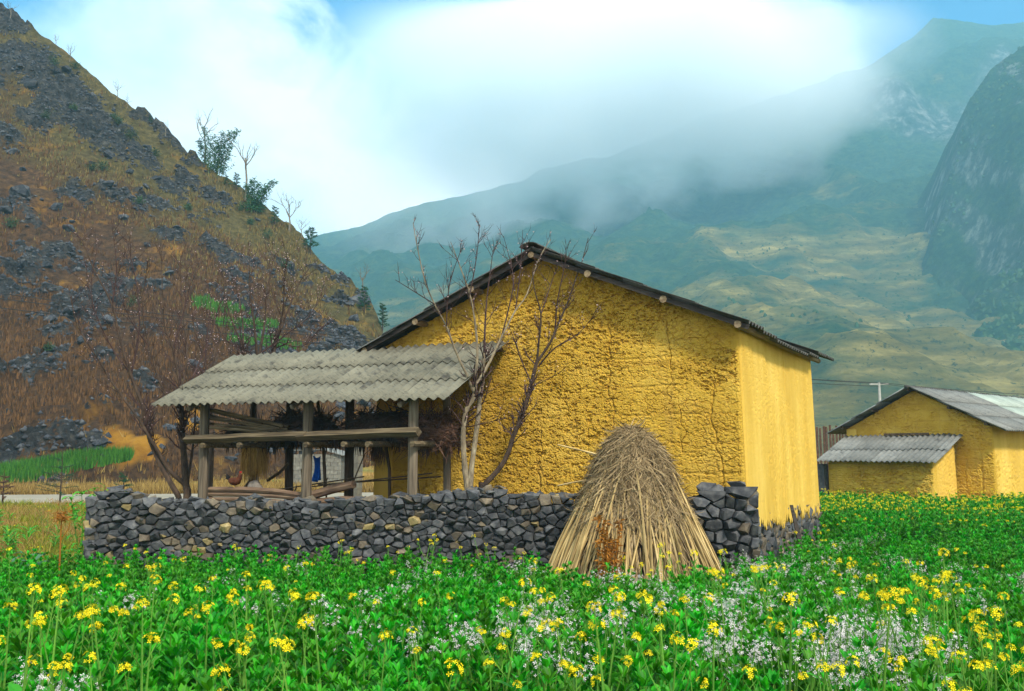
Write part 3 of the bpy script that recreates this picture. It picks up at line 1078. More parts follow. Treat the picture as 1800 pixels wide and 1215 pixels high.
CR = [(HW - 1.55 - 0.62, 4.6, 1.5, 0.020), (HW - 0.38, 3.3, 1.2, 0.020), (HW - 2.9, 5.0, 3.9, 0.014), (HW - 1.15, 4.3, 2.9, 0.012), (HW - 3.5, 2.6, 1.2, 0.016), (HW - 4.2, 3.4, 1.9, 0.014),
      (HW - 2.6, 2.7, 1.2, 0.011), (HW - 5.6, 2.5, 0.8, 0.02), (HW - 2.55, 4.9, 4.4, 0.02), (HW - 3.0, 3.6, 2.6, 0.010), (HW - 1.0, 2.9, 2.1, 0.010)]
earth_wall('gable_wall', house, m_mud, HW, 0.9, gtop, 0.0125, lambda U, Z, o: np.stack([(U - HW) + 0.025 * (Z - 0.9) * (1 - 2 * U / HW), -o, Z], -1), 101, CR, 1.0)
earth_wall('back_wall', house, m_mud, HW, 0.9, gtop, 0.12, lambda U, Z, o: np.stack([-U - 0.025 * (Z - 0.9) * (1 - 2 * U / HW), HD + o, Z], -1), 111, [], 1.0)


def jag(u):
    return 1.02 + 0.30 * (fbm(u * 3.2, u * 0, 5, 2) - 0.5) + 0.24 * (fbm(u * 13, u * 0, 6, 3) - 0.5) + 0.05 * np.sin(u * 50)


earth_wall('side_wall', house, m_plaster, HD - 0.13, 0.95, lambda u: np.full_like(u, EAVE), 0.02, lambda U, Z, o: np.stack([o + 0.03, U + 0.13, Z], -1), 121,
           [(2.9, 4.0, 3.2, 0.012), (3.7, 3.9, 3.4, 0.01)], 0.16, z0_fn=jag)
earth_wall('side_wall', house, m_plaster, HD, 0.95, lambda u: np.full_like(u, EAVE), 0.12, lambda U, Z, o: np.stack([-HW - o, HD - U, Z], -1), 131, [], 0.4)
# stone footing under the walls
mb = MB()
mb.box((-HW / 2, HD / 2, 0.52), (HW - 0.07, HD - 0.07, 1.04))
footing = mb.build('footing', m_mortar, house)


def pl_right(x, z):
    # face of the right-hand wall: local x runs along +y of the house, outward is +x
    return Matrix.Translation((-0.035, x, z)) @ Matrix.Rotation(math.pi / 2, 4, 'Z')


stone_face(footing, 'stone', 190, -0.02, HD + 0.06, 0.3, lambda x: 1.16, 0.17, 1.15, pl_right, [(m_stone, 0.6), (m_stone2, 0.4)], depth=0.1, bulge=0.03)

# roof
SL = math.atan(gs)
VO, BO = 0.28, 0.5              # overhang past the gable and past the back wall
roof = bpy.data.objects.new('roof', None); C.objects.link(roof); roof.parent = house
rt = APEX + 0.085                # top of the purlins at the ridge
EO_R, EO_L = 0.20, 0.58


def roofz(x):
    return rt - abs(x + HW / 2) * gs


ncol = 8
wv = 5
exp_ = 1.12
runR = (HW / 2 + EO_R) / math.cos(SL)
runL = (HW / 2 + EO_L) / math.cos(SL)


def sagR(t, r):
    return (-0.10 * math.sin(min(1, t * 1.35) * math.pi) * (0.5 if r else 1.0) + (0.06 if (t > 0.7 and r == 0) else 0.0)) * (0.6 if r else 1.0)


# right slope: eave runs along y, going up means -x
roof_slope(roof, (EO_R, -VO, roofz(EO_R) + 0.03), (0, 1, 0), (-math.cos(SL), 0, math.sin(SL)), ncol, 4, wv, 1.28, (runR - 1.28) / 3, [m_sheet_dark], sag=sagR)
roof_slope(roof, (-HW - EO_L, ncol * wv * PITCH_W + 0.09 - VO, roofz(-HW - EO_L) + 0.03), (0, -1, 0), (math.cos(SL), 0, math.sin(SL)), ncol, 4, wv, 1.32, (runL - 1.32) / 3, [m_sheet_dark])
# ridge tiles
rl = 0.62
for k in range(int((HD + VO + BO + 0.5) / 0.5)):
    y = -VO - 0.03 + k * 0.52
    mb = MB()
    vs, fs = [], []
    for yy in (0, rl):
        for j in range(7):
            a = math.pi * (0.08 + 0.84 * j / 6)
            vs.append((0.20 * math.cos(a), yy, 0.105 * math.sin(a) + (0.012 if yy == 0 else 0)))
    for yy in (0, rl):
        for j in range(7):
            a = math.pi * (0.08 + 0.84 * j / 6)
            vs.append((0.185 * math.cos(a), yy, 0.09 * math.sin(a) + (0.012 if yy == 0 else 0)))
    for j in range(6):
        fs.append((j, j + 1, 7 + j + 1, 7 + j)); fs.append((14 + j + 1, 14 + j, 21 + j, 21 + j + 1))
        fs.append((j + 1, j, 14 + j, 14 + j + 1)); fs.append((7 + j, 7 + j + 1, 21 + j + 1, 21 + j))
    fs += [(0, 7, 21, 14), (13, 6, 20, 27)]
    mb.add(vs, fs)
    mb.build('ridge_tile', m_sheet_dark, roof, smooth=True, loc=(-HW / 2, y, rt + 0.035 + random.uniform(0, 0.01)))
# purlins: the round log ends show under the verge
for x in (0.02, -1.15, -2.45, -HW / 2, -HW + 2.3, -HW + 1.1, -HW - 0.05):
    mb = MB()
    mb.tube([(x, -0.24, roofz(x) - 0.06), (x, HD / 2, roofz(x) - 0.075), (x, HD + 0.4, roofz(x) - 0.06)], [0.06, 0.062, 0.055], 8, wob=0.06)
    mb.build('purlin', m_purlin, roof)
# verge boards under the sheets at the gable
for sgn, x_end in ((1, EO_R - 0.02), (-1, -HW - EO_L + 0.02)):
    a, b = Vector((-HW / 2, -VO + 0.07, rt - 0.05)), Vector((x_end, -VO + 0.07, roofz(x_end) - 0.05))
    mb = MB()
    c_ = (a + b) / 2
    mb.box(c_, ((b - a).length, 0.035, 0.075), (0, math.atan2(-(b.z - a.z), (b.x - a.x)) if sgn > 0 else math.atan2(-(b.z - a.z), b.x - a.x), 0))
    mb.build('verge_board', m_brown_dark, roof)

# ------------------------------------------------------------------ lean-to woodshed against the gable
shed = thing('woodshed', 'open lean-to woodshed of weathered posts under beige corrugated sheets', 'shed', HC, HR)
SX0, SX1 = -10.34, -4.05          # left and right end of the roof in the house's frame
SEY, SEZ, SKX = -2.30, 3.0, 0.036
sl = math.radians(28.0)
srun = 2.22
sroof = bpy.data.objects.new('roof', None); C.objects.link(sroof); sroof.parent = shed
_ux = Vector((1, SKX, -0.007)).normalized()
_us = Vector((-SKX * math.cos(sl), math.cos(sl), math.sin(sl))).normalized()
_us = (_us - _ux * _us.dot(_ux)).normalized()
roof_slope(sroof, (SX0, SEY, SEZ), _ux, _us, 7, 3, 5, srun / 3 + 0.14, srun / 3, [m_sheet], last_waves=6.0, jit=0.8)


def shed_e(x):
    return SEY + SKX * (x - SX0)


def shed_z(y, x=-7.0):
    return SEZ - 0.007 * (x - SX0) + (y - shed_e(x)) * math.tan(sl)


def shed_x(px, py, yl):
    """house-frame x where the sight line of (px, py) meets the plane y = yl"""
    d = px_dir(px, py)
    inv = Matrix.Rotation(-HR, 3, 'Z')
    o = inv @ (Vector((0, 0, EYE)) - HC)
    dd = inv @ d
    t = (yl - o.y) / dd.y
    p = o + dd * t
    return p.x, p.z


FY = -1.80
posts = [(360, FY, 0.088), (540, FY, 0.09), (725, FY, 0.085)]
post_x = []
for (px, yl, r) in posts:
    x, z = shed_x(px, 800, yl)
    post_x.append(x)
    mb = MB()
    top = shed_z(yl, x) - 0.06
    lean = random.uniform(-0.05, 0.05)
    mb.tube([(x + lean * 0.3, yl, -0.05), (x, yl, 1.0), (x + lean * 0.5, yl, 2.0), (x + lean, yl, top)], [r * 1.08, r, r * 0.97, r * 0.95], 8, wob=0.05)
    mb.build('post', m_post, shed)
for (px, yl, r) in ((443, -0.55, 0.07), (508, -0.5, 0.085), (613, -0.5, 0.095), (785, -0.75, 0.075)):
    x, z = shed_x(px, 800, yl)
    mb = MB()
    mb.tube([(x, yl, -0.05), (x + 0.02, yl, 1.2), (x - 0.01, yl, shed_z(yl, x) - 0.06)], [r, r * 0.95, r * 0.9], 7, wob=0.06)
    mb.build('post', m_dwood if px < 700 else m_post, shed)
# slanting props inside
for (pa, pb, yl) in (((556, 690), (575, 860), -0.9), ((676, 770), (688, 880), -0.45), ((470, 790), (432, 860), -0.8), ((470, 845), (510, 815), -0.7)):
    xa, za = shed_x(*pa, yl); xb, zb_ = shed_x(*pb, yl)
    mb = MB(); mb.tube([(xa, yl, za), ((xa + xb) / 2 + 0.02, yl + 0.02, (za + zb_) / 2), (xb, yl - 0.05, zb_)], 0.03, 6, wob=0.1)
    mb.build('brace', m_dwood, shed)
# loft beams: two squared beams on the front posts, round joists running back
BZ = 2.40
for (xa, xb, dz) in ((post_x[0] - 0.36, post_x[1] + 0.09, 0.0), (post_x[1] - 0.09, post_x[2] + 0.2, 0.03)):
    mb = MB()
    n = 7
    rad = []
    for k in range(n):
        pass
    mb.tube([(xa + (xb - xa) * k / (n - 1), FY - 0.125, BZ + dz + (k / (n - 1) - 0.5) * 0.05 + random.uniform(-0.008, 0.008)) for k in range(n)], 0.092, 4, wob=0.04, squash=0.85)
    mb.build('beam', m_beam, shed)
for x in list(post_x) + [post_x[0] + 0.9, post_x[1] + 0.8, post_x[1] + 1.3]:
    mb = MB()
    mb.tube([(x + 0.13, FY - 0.2, BZ - 0.13), (x + 0.15, -1.1, BZ - 0.12), (x + 0.15, -0.35, BZ - 0.11)], 0.05, 7, wob=0.08)
    mb.build('joist', m_beam, shed)
x, z = shed_x(785, 780, -0.75)
mb = MB(); mb.tube([(post_x[2] - 0.1, -1.5, BZ - 0.17), (x + 0.05, -0.75, BZ - 0.13)], [0.05, 0.055], 7, wob=0.08); mb.build('joist', m_beam, shed)
# eave and rafter poles under the sheets
for yl, rr in ((FY, 0.05), (-1.0, 0.05), (-0.2, 0.05)):
    mb = MB(); mb.tube([(xx, yl + SKX * (xx + 7), shed_z(yl + SKX * (xx + 7), xx) - 0.085) for xx in (SX0 + 0.25, -7, SX1 - 0.1)], rr, 7, wob=0.08)
    mb.build('roof_pole', m_dwood, shed)
for x in (post_x[0] - 0.05, post_x[1] - 0.1, post_x[2] - 0.1):
    mb = MB(); mb.tube([(x, shed_e(x) + 0.08, shed_z(shed_e(x) + 0.08, x) - 0.12), (x, -0.2, shed_z(-0.2, x) - 0.15)], 0.045, 7, wob=0.08)
    mb.build('rafter', m_post, shed)


def to_world(p):
    return HC + Matrix.Rotation(HR, 3, 'Z') @ Vector(p)


# long poles lying on the loft
for k in range(9):
    mb = MB()
    x0 = post_x[0] + random.uniform(-0.45, 0.15)
    L = random.uniform(1.5, 2.0)
    y0 = -1.75 + 0.05 * (k % 3) + random.uniform(-0.02, 0.02)
    z0 = BZ + 0.10 + 0.048 * (k // 3)
    up = 0.30 * (0.4 + k / 9)
    r = random.uniform(0.022, 0.034)
    mb.tube([(0, 0, up), (L * 0.5, 0.06, up * 0.5), (L, 0.1, 0)], [r, r * 0.9, r * 0.7], 6, wob=0.1)
    tag(mb.build('pole', m_beam, loc=to_world((x0, y0, z0)), rot=(0, 0, HR)), 'long dry wooden pole lying in the bundle on the shed loft', 'pole', 'poles stored on the shed loft')

# heap of brushwood and dry leaves on the loft (dark), fringe hanging below
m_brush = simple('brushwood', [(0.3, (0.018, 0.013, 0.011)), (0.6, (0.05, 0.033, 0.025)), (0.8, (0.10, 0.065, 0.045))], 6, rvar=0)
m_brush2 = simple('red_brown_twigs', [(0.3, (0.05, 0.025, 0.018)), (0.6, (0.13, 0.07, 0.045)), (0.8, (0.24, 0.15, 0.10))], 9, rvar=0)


def brush_pile(name, label, cx, cy_, cz, sx, sy, sz, n, m, fringe, w=(0.004, 0.010), ln=(0.15, 0.4), leaf=0.35):
    mb = MB()
    # inner mass so that the pile is not see-through
    ring = []
    for i in range(14):
        a = 2 * math.pi * i / 14
        ring.append((math.cos(a), math.sin(a)))
    lay = [(0.0, 0.80), (0.3, 0.92), (0.62, 0.78), (0.9, 0.45)]
    vs, fs = [], []
    for (h, s) in lay:
        for (a, b) in ring:
            k = s * random.uniform(0.75, 1.05)
            vs.append((a * sx * k, b * sy * k, h * sz * random.uniform(0.85, 1.1)))
    for l in range(3):
        for i in range(14):
            j = (i + 1) % 14
            fs.append((l * 14 + i, l * 14 + j, (l + 1) * 14 + j, (l + 1) * 14 + i))
    fs.append(tuple(range(13, -1, -1))); fs.append(tuple(42 + i for i in range(14)))
    mb.add(vs, fs)
    for k in range(n):
        a = random.uniform(0, 2 * math.pi)
        r = random.uniform(0.5, 1.0)
        h = random.uniform(0, 1)
        s = 1 - 0.5 * h * h
        p = Vector((math.cos(a) * sx * r * s, math.sin(a) * sy * r * s, h * sz))
        d = Vector((random.gauss(0, 1) + math.cos(a) * 0.5, random.gauss(0, 0.6) - 0.2, random.gauss(0, 0.45))).normalized()
        L = random.uniform(*ln)
        if random.random() < leaf:
            mb.tri_ribbon(p, p + d * L * 0.6, random.uniform(0.02, 0.05))
        else:
            q = p + d * L * 0.5 + Vector((random.uniform(-.04, .04), random.uniform(-.04, .04), random.uniform(-.03, .05)))
            rr = random.uniform(*w)
            mb.tube([p, q, p + d * L], [rr, rr, rr * 0.5], 3, caps=False)
    for k in range(fringe):
        x = random.uniform(-sx, sx)
        y = random.uniform(-sy, sy) * 0.8
        L = random.uniform(0.05, 0.28) * (0.5 + fbm(np.array([x * 3]), np.array([1.0]), 3, 2)[0])
        mb.tri_ribbon((x, y, 0.04), (x + random.uniform(-.05, .05), y + random.uniform(-.05, .05), -L), random.uniform(0.015, 0.045))
    o = mb.build(name, m, loc=to_world((cx, cy_, cz)), rot=(0, 0, HR))
    return tag(o, label, 'brushwood')


xm = (post_x[1] + post_x[0]) / 2
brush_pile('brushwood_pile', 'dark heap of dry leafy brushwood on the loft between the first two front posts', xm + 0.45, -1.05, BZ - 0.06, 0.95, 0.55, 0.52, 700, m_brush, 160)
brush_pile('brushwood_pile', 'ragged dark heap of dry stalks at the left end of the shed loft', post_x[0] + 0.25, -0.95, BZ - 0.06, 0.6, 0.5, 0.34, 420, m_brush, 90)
for k in range(12):
    mb = MB()
    x0 = random.uniform(post_x[0] + 0.2, post_x[2] - 0.3)
    L = random.uniform(1.3, 2.2)
    r = random.uniform(0.012, 0.022)
    mb.tube([(0, 0, 0), (random.uniform(-.03, .03), 0.0, L * 0.5), (random.uniform(-.5, .5), 0.1, L)], [r, r, r * 0.7], 5, wob=0.1)
    tag(mb.build('stick', m_dwood, loc=to_world((x0, random.uniform(-0.9, -0.5), 0.0)), rot=(0, 0, HR)), 'thin dark stick leaning upright inside the woodshed', 'stick', 'sticks leaning inside the woodshed')
xm2 = (post_x[1] + post_x[2]) / 2
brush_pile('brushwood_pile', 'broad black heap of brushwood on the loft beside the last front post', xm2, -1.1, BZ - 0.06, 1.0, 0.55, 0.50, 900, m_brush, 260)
x, z = shed_x(768, 760, -1.15)
brush_pile('twig_bundle', 'tangled bundle of reddish brown twigs at the open end of the loft', x, -1.15, BZ - 0.16, 0.44, 0.40, 0.50, 900, m_brush2, 60, (0.003, 0.007), (0.2, 0.5), 0.08)


# straw hanging from the loft
def straw_sheaf(name, label, px, py_top, length, width, n, yl, m):
    mb = MB()
    x, z = shed_x(px, py_top, yl)
    for k in range(n):
        a = random.uniform(0, 2 * math.pi)
        r = math.sqrt(random.random())
        p = Vector((math.cos(a) * r * width * 0.5, math.sin(a) * r * width * 0.35, random.uniform(-0.03, 0.03)))
        fl_ = 0.5 + 0.5 * math.sin(3 * a + 1.0) * r
        q = Vector((math.cos(a) * r * width * random.uniform(0.7, 1.25) + random.gauss(0, 0.03), math.sin(a) * r * width * 0.7, -length * random.uniform(0.35, 0.75 + 0.4 * fl_)))
        mid_ = (p + q) / 2 + Vector((math.cos(a), math.sin(a), 0)) * 0.05
        w = random.uniform(0.002, 0.005)
        mb.tube([p, mid_, q], [w, w, w * 0.4], 3, caps=False)
    return tag(mb.build(name, m, loc=to_world((x, yl, z)), rot=(0, 0, HR)), label, 'straw')


straw_sheaf('straw_sheaf', 'golden sheaf of straw hanging below the shed loft', 448, 778, 0.74, 0.29, 1100, -1.1, m_gold)
straw_sheaf('straw_sheaf', 'thin dark wisp of dry leaves hanging beside the rear post', 664, 785, 0.42, 0.13, 160, -0.8, m_brush2)

# logs stacked low between the front posts
for k in range(5):
    mb = MB()
    r = random.uniform(0.038, 0.05)
    xa, xb = post_x[0] + 0.02 + random.uniform(0, 0.06), post_x[1] - 0.02 - random.uniform(0, 0.06)
    z = 1.12 + 0.088 * k
    L = xb - xa
    mb.tube([(0, 0, 0), (L * 0.33, 0.01, 0.012), (L * 0.66, -0.01, 0.0), (L, 0, -0.02 - (0.05 if k == 4 else 0))], [r, r * 1.05, r, r * 0.9], 7, wob=0.06)
    tag(mb.build('log', m_log, loc=to_world((xa, FY + 0.10 + random.uniform(-0.012, 0.012), z)), rot=(0, 0, HR)), 'thin straight log in the low stack between the front posts', 'log', 'logs stacked between the shed posts')
mb = MB(); mb.box(((post_x[0] + post_x[1]) / 2, FY + 0.2, 0.5), (post_x[1] - post_x[0] - 0.1, 0.36, 1.0)); mb.build('log_base', m_dwood, shed)
for k, (pa, pb, r, lab) in enumerate((((545, 872), (622, 852), 0.075, 'thick rough log lying higher beside the middle post of the shed'), ((548, 884), (660, 880), 0.07, 'thick rough log lying lowest beside the middle post of the shed'))):
    yl = -1.5
    xa, za = shed_x(*pa, yl); xb, zb_ = shed_x(*pb, yl)
    mb = MB(); mb.tube([(0, 0, 0), ((xb - xa) / 2, 0.02, (zb_ - za) / 2 + 0.02), (xb - xa, 0, zb_ - za)], [r, r * 1.08, r * 0.9], 8, wob=0.08)
    tag(mb.build('log', m_log, loc=to_world((xa, yl, za)), rot=(0, 0, HR)), lab, 'log')
mb = MB(); mb.box(((post_x[1] + post_x[2]) / 2 - 0.2, -1.4, 0.45), (1.5, 0.4, 0.95)); mb.build('log_base', m_dwood, shed)
# thin rods tied across the shed
for (pa, pb, yl) in (((480, 862), (640, 838), -1.2), ((545, 856), (760, 832), -1.0), ((560, 852), (775, 838), -0.9)):
    xa, za = shed_x(*pa, yl); xb, zb_ = shed_x(*pb, yl)
    mb = MB(); mb.tube([(xa, yl, za), (xb, yl, zb_)], 0.012, 5); mb.build('rail', m_dwood, shed)

# blue cloth hung on a pole
m_blue = simple('blue_cloth', [(0.3, (0.004, 0.06, 0.36)), (0.7, (0.01, 0.14, 0.62))], 5, rvar=0, rough=0.7)
x, z = shed_x(557, 803, -0.3)
n = 14
cv, cf = [], []
for i in range(9):
    for j in range(n):
        t = i / 8
        s = j / (n - 1)
        wid = 0.20 - 0.03 * math.sin(t * 5)
        cv.append(((s - 0.5) * wid + 0.02 * math.sin(t * 4), 0.035 * math.sin(s * 11 + t * 2) * (0.4 + t), -0.46 * t + 0.02 * math.cos(s * 6)))
cfa = grid_faces(9, n)
me = mesh_np('blue_cloth', np.array(cv), cfa, [m_blue], smooth=True)
cl = ob('hanging_cloth', me, loc=to_world((x, -0.3, z)), rot=(0, 0, HR))
sm = cl.modifiers.new('thickness', 'SOLIDIFY'); sm.thickness = 0.004
tag(cl, 'bright blue cloth hanging at the back of the woodshed', 'cloth')
# ------------------------------------------------------------------ dry-stone wall in front of the shed
WA, WB = Vector((-6.5, 14.15, 0)), Vector((2.05, 13.62, 0))
wdir = (WB - WA).normalized()
wlen = (WB - WA).length
wall = thing('stone_wall', 'long dry-stone wall of dark angular rocks in front of the woodshed', 'wall', WA, math.atan2(wdir.y, wdir.x))
prof = [(150, 885), (160, 872), (200, 866), (225, 872), (260, 882), (330, 886), (400, 890), (440, 882), (480, 888), (560, 886), (640, 884), (700, 880), (760, 874), (800, 868), (850, 866), (880, 866), (930, 872), (1000, 876), (1100, 872), (1300, 870)]
tops = []
for px, py in prof:
    X = (px - 900) / FOC * 13.9
    tops.append((X - WA.x, at(px, py, 13.9).z))
ztop_w = lambda x: float(np.interp(x, [t[0] for t in tops], [t[1] for t in tops]))
mb = MB()
nseg = 24
vs, fs = [], []
for k in range(nseg + 1):
    x = 0.12 + (wlen - 0.2) * k / nseg
    zt = ztop_w(x) - 0.10
    vs += [(x, 0.06, -0.1), (x, 0.06, zt), (x, 0.46, zt), (x, 0.50, -0.1)]
for k in range(nseg):
    a, b = 4 * k, 4 * k + 4
    fs += [(a, b, b + 1, a + 1), (a + 1, b + 1, b + 2, a + 2), (a + 2, b + 2, b + 3, a + 3)]
fs += [(0, 1, 2, 3), (4 * nseg + 3, 4 * nseg + 2, 4 * nseg + 1, 4 * nseg)]
mb.add(vs, fs)
mb.build('wall_core', m_core, wall)
nst = stone_face(wall, 'stone', 640, 0, wlen, 0.40, ztop_w, 0.155, 1.35, lambda x, z: Matrix.Translation((x, 0.05 - 0.0 * z, z)), STONES, depth=0.16, bulge=0.06, cap=280)
# smaller wedge stones pushed into the joints and lying along the ragged top
mb = MB()
mbs = [MB(), MB(), MB()]
for k in range(330):
    x = random.uniform(0.05, wlen - 0.05)
    if k < 150:
        s = random.choice((0.05, 0.06, 0.075, 0.09, 0.12))
        y, z = random.uniform(0.06, 0.36), ztop_w(x) + s * random.uniform(0.05, 0.5)
    else:
        s = random.uniform(0.025, 0.05)
        y, z = random.uniform(0.0, 0.05), random.uniform(0.42, ztop_w(x) - 0.02)
    pts = []
    for j in range(9):
        q = Vector((random.gauss(0, 1), random.gauss(0, 1), random.gauss(0, 1))).normalized()
        pts.append((x + q.x * s * random.uniform(0.9, 1.6), y + q.y * s, z + q.z * s * random.uniform(0.45, 0.9)))
    hm = hull_mesh('wedge', pts, [])
    vv = np.empty(len(hm.vertices) * 3, np.float32); hm.vertices.foreach_get('co', vv)
    mbs[random.choices((0, 1, 2), (0.75, 0.19, 0.06))[0]].add(vv.reshape(-1, 3), [tuple(p.vertices) for p in hm.polygons])
    bpy.data.meshes.remove(hm)
for q, m_ in zip(mbs, (m_stone, m_stone2, m_stone3)):
    tag(q.build('wedge_stones', m_, wall), kind='stuff')
# stones of the wall's end, facing left
stone_face(wall, 'stone', 24, -0.5, 0.0, 0.3, lambda x: 1.3, 0.2, 1.3, lambda x, z: Matrix.Translation((0.05, -x, z)) @ Matrix.Rotation(-math.pi / 2, 4, 'Z'), STONES, depth=0.12, bulge=0.05, cap=20)

# heavier pier of stones at the house corner
PA = Vector((2.0, 13.58, 0))
pier = thing('stone_pier', 'higher pile of big dark rocks at the corner of the ochre house', 'wall', PA, math.radians(-4))
pp = [(1205, 872), (1230, 868), (1250, 858), (1275, 852), (1300, 850), (1322, 858), (1330, 880)]
pt = [((px - 900) / FOC * 13.5 - PA.x, at(px, py, 13.5).z - 0.1) for px, py in pp]
ztop_p = lambda x: float(np.interp(x, [t[0] for t in pt], [t[1] for t in pt]))
plen = 1.58
mb = MB(); mb.box((plen / 2, 0.28, 0.68), (plen - 0.16, 0.40, 1.5)); mb.build('pier_core', m_core, pier)
stone_face(pier, 'stone', 70, 0, plen, 0.25, ztop_p, 0.25, 1.3, lambda x, z: Matrix.Translation((x, 0.05, z)), [(m_stone, 0.85), (m_stone2, 0.15)], depth=0.2, bulge=0.09)
stone_face(pier, 'stone', 16, 0.0, 0.5, 0.25, lambda x: 1.55, 0.24, 1.3, lambda x, z: Matrix.Translation((plen - 0.06, x, z)) @ Matrix.Rotation(math.pi / 2, 4, 'Z'), [(m_stone, 0.85), (m_stone2, 0.15)], depth=0.14, bulge=0.05)
for (x, y, s, dz) in ((0.45, 0.22, 0.14, 0.02), (0.72, 0.2, 0.15, 0.03), (1.0, 0.22, 0.17, 0.02), (1.28, 0.2, 0.16, 0.06), (1.42, 0.25, 0.13, 0.0), (0.15, 0.2, 0.12, 0.02), (0.9, 0.35, 0.15, 0.08)):
    pts = []
    for j in range(14):
        q = Vector((random.gauss(0, 1), random.gauss(0, 1), random.gauss(0, 1))).normalized()
        pts.append((q.x * s * random.uniform(0.9, 1.3), q.y * s, q.z * s * random.uniform(0.6, 0.9)))
    ob('stone', hull_mesh('stone', pts, [m_stone]), pier, loc=(x, y, ztop_p(x) + dz))

# ------------------------------------------------------------------ stack of dry maize stalks
SXY = Vector((at(1112, 900, 12.75).x, 12.75, 0))
stack = thing('stalk_stack', 'conical stack of dry maize stalks with a matted straw cap by the stone wall', 'stack', SXY)
m_stalk = simple('dry_stalk', [(0.25, (0.15, 0.095, 0.035)), (0.5, (0.36, 0.25, 0.10)), (0.75, (0.58, 0.44, 0.21))], 5, (1, 1, 0.4), rvar=0.36, bstr=0.3)
m_thatch = leaf_mat('dry_leaves_straw', (0.08, 0.05, 0.022), (0.40, 0.29, 0.15), 0.0, 0.0, 0.15, 0.8, 0.2)
m_thatch_in = simple('stack_inside', [(0.3, (0.02, 0.013, 0.007)), (0.7, (0.07, 0.045, 0.02))], 12, rvar=0)
SR = [(0.0, 1.36), (0.62, 1.08), (0.9, 0.95), (1.2, 0.81), (1.54, 0.66), (1.86, 0.53), (2.1, 0.43), (2.26, 0.33), (2.40, 0.21), (2.48, 0.03)]
sr = lambda z: float(np.interp(z, [q[0] for q in SR], [q[1] for q in SR]))
vs, fs = [], []
for i, (z, r) in enumerate(SR):
    for j in range(22):
        a = 2 * math.pi * j / 22
        k = max(r - 0.05, 0.01) * random.uniform(0.95, 1.02)
        vs.append((k * math.cos(a), k * math.sin(a), z))
for i in range(len(SR) - 1):
    for j in range(22):
        j2 = (j + 1) % 22
        fs.append((i * 22 + j, i * 22 + j2, (i + 1) * 22 + j2, (i + 1) * 22 + j))
fs.append(tuple(range(21, -1, -1)))
mb = MB(); mb.add(vs, fs); mb.build('heart', m_thatch_in, stack)
# most stalks that show are on the side towards the field
stalk_meshes = []
for q in range(14):
    mb = MB()
    r0 = random.uniform(0.011, 0.017)
    n = 7
    pts = []
    rad = []
    bx, by = random.uniform(-0.07, 0.07), random.uniform(-0.07, 0.07)
    for i in range(n):
        t = i / (n - 1)
        pts.append((bx * math.sin(t * 3.1), by * math.sin(t * 3.1), t))
        rad.append(r0 * (1.1 - 0.45 * t) * (1.18 if i % 2 else 0.95))
    mb.tube(pts, rad, 5)
    stalk_meshes.append(mb.mesh('stalk', [m_stalk]))
for k in range(298):
    front = random.random() < 0.86
    a = random.uniform(math.pi * 1.0, math.pi * 2.0) if front else random.uniform(0, math.pi)
    base_r = sr(0) * random.uniform(0.86, 1.07)
    zt = random.uniform(0.95, 2.05)
    da = random.gauss(0, 0.2)
    rt_ = sr(zt) + random.uniform(-0.03, 0.035)
    p0 = Vector((base_r * math.cos(a), base_r * math.sin(a), 0))
    p1 = Vector((rt_ * math.cos(a + da), rt_ * math.sin(a + da), zt))
    d = p1 - p0
    o = ob('stalk', stalk_meshes[k % 14], stack, loc=p0)
    o.rotation_mode = 'QUATERNION'
    o.rotation_quaternion = d.to_track_quat('Z', 'Y')
    o.scale = (random.uniform(0.8, 1.25), random.uniform(0.8, 1.25), d.length)
mb = MB()
for k in range(8500):
    z = 2.5 - 1.25 * (random.random() ** 1.25)
    a = random.uniform(0, 2 * math.pi)
    r = sr(z) + random.uniform(-0.02, 0.04)
    p = Vector((r * math.cos(a), r * math.sin(a), z))
    L = random.uniform(0.12, 0.42)
    out = Vector((math.cos(a), math.sin(a), 0))
    tang = Vector((-math.sin(a), math.cos(a), 0))
    d = (Vector((0, 0, -0.9)) + out * 0.42 + tang * random.gauss(0, 0.75) + Vector((0, 0, random.gauss(0, 0.25)))).normalized()
    if random.random() < 0.12:
        d = (out * random.uniform(0.2, 0.8) + tang * random.gauss(0, 1) + Vector((0, 0, random.uniform(-0.3, 0.6)))).normalized()
        L *= 0.6
    w = random.uniform(0.0022, 0.007)
    mid_ = p + d * L * 0.5 + out * random.uniform(0.0, 0.05)
    e = p + d * L
    sd = d.cross(out)
    if sd.length < 1e-3:
        sd = tang
    sd = sd.normalized() * w
    mb.add([tuple(p - sd), tuple(p + sd), tuple(mid_ + sd), tuple(mid_ - sd), tuple(e)], [(0, 1, 2, 3), (3, 2, 4)])
for k in range(700):      # leaf rags hanging among the stalks
    z = random.uniform(0.5, 1.5)
    a = random.uniform(math.pi * 0.95, math.pi * 2.05)
    r = sr(z) + random.uniform(0.0, 0.03)
    out = Vector((math.cos(a), math.sin(a), 0)); tang = Vector((-math.sin(a), math.cos(a), 0))
    p = out * r + Vector((0, 0, z))
    d = (Vector((0, 0, -1)) + out * 0.5 + tang * random.gauss(0, 0.35)).normalized()
    mb.tri_ribbon(p, p + d * random.uniform(0.1, 0.3), random.uniform(0.008, 0.02), side=tang)
tag(mb.build('straw_cap', m_thatch, stack), kind='stuff')
# long stalks that stick out of the side
for (pa, pb, lab) in (((980, 782), (1045, 798), 'upper'), ((980, 854), (1032, 844), 'lower')):
    A, B = at(*pa, 12.75), at(*pb, 12.75)
    mb = MB(); mb.tube([A - SXY, (A + B) / 2 - SXY + Vector((0, 0, 0.004)), B + (B - A) * 0.3 - SXY], [0.012, 0.013, 0.014], 5)
    mb.build('loose_stalk', m_stalk, stack)

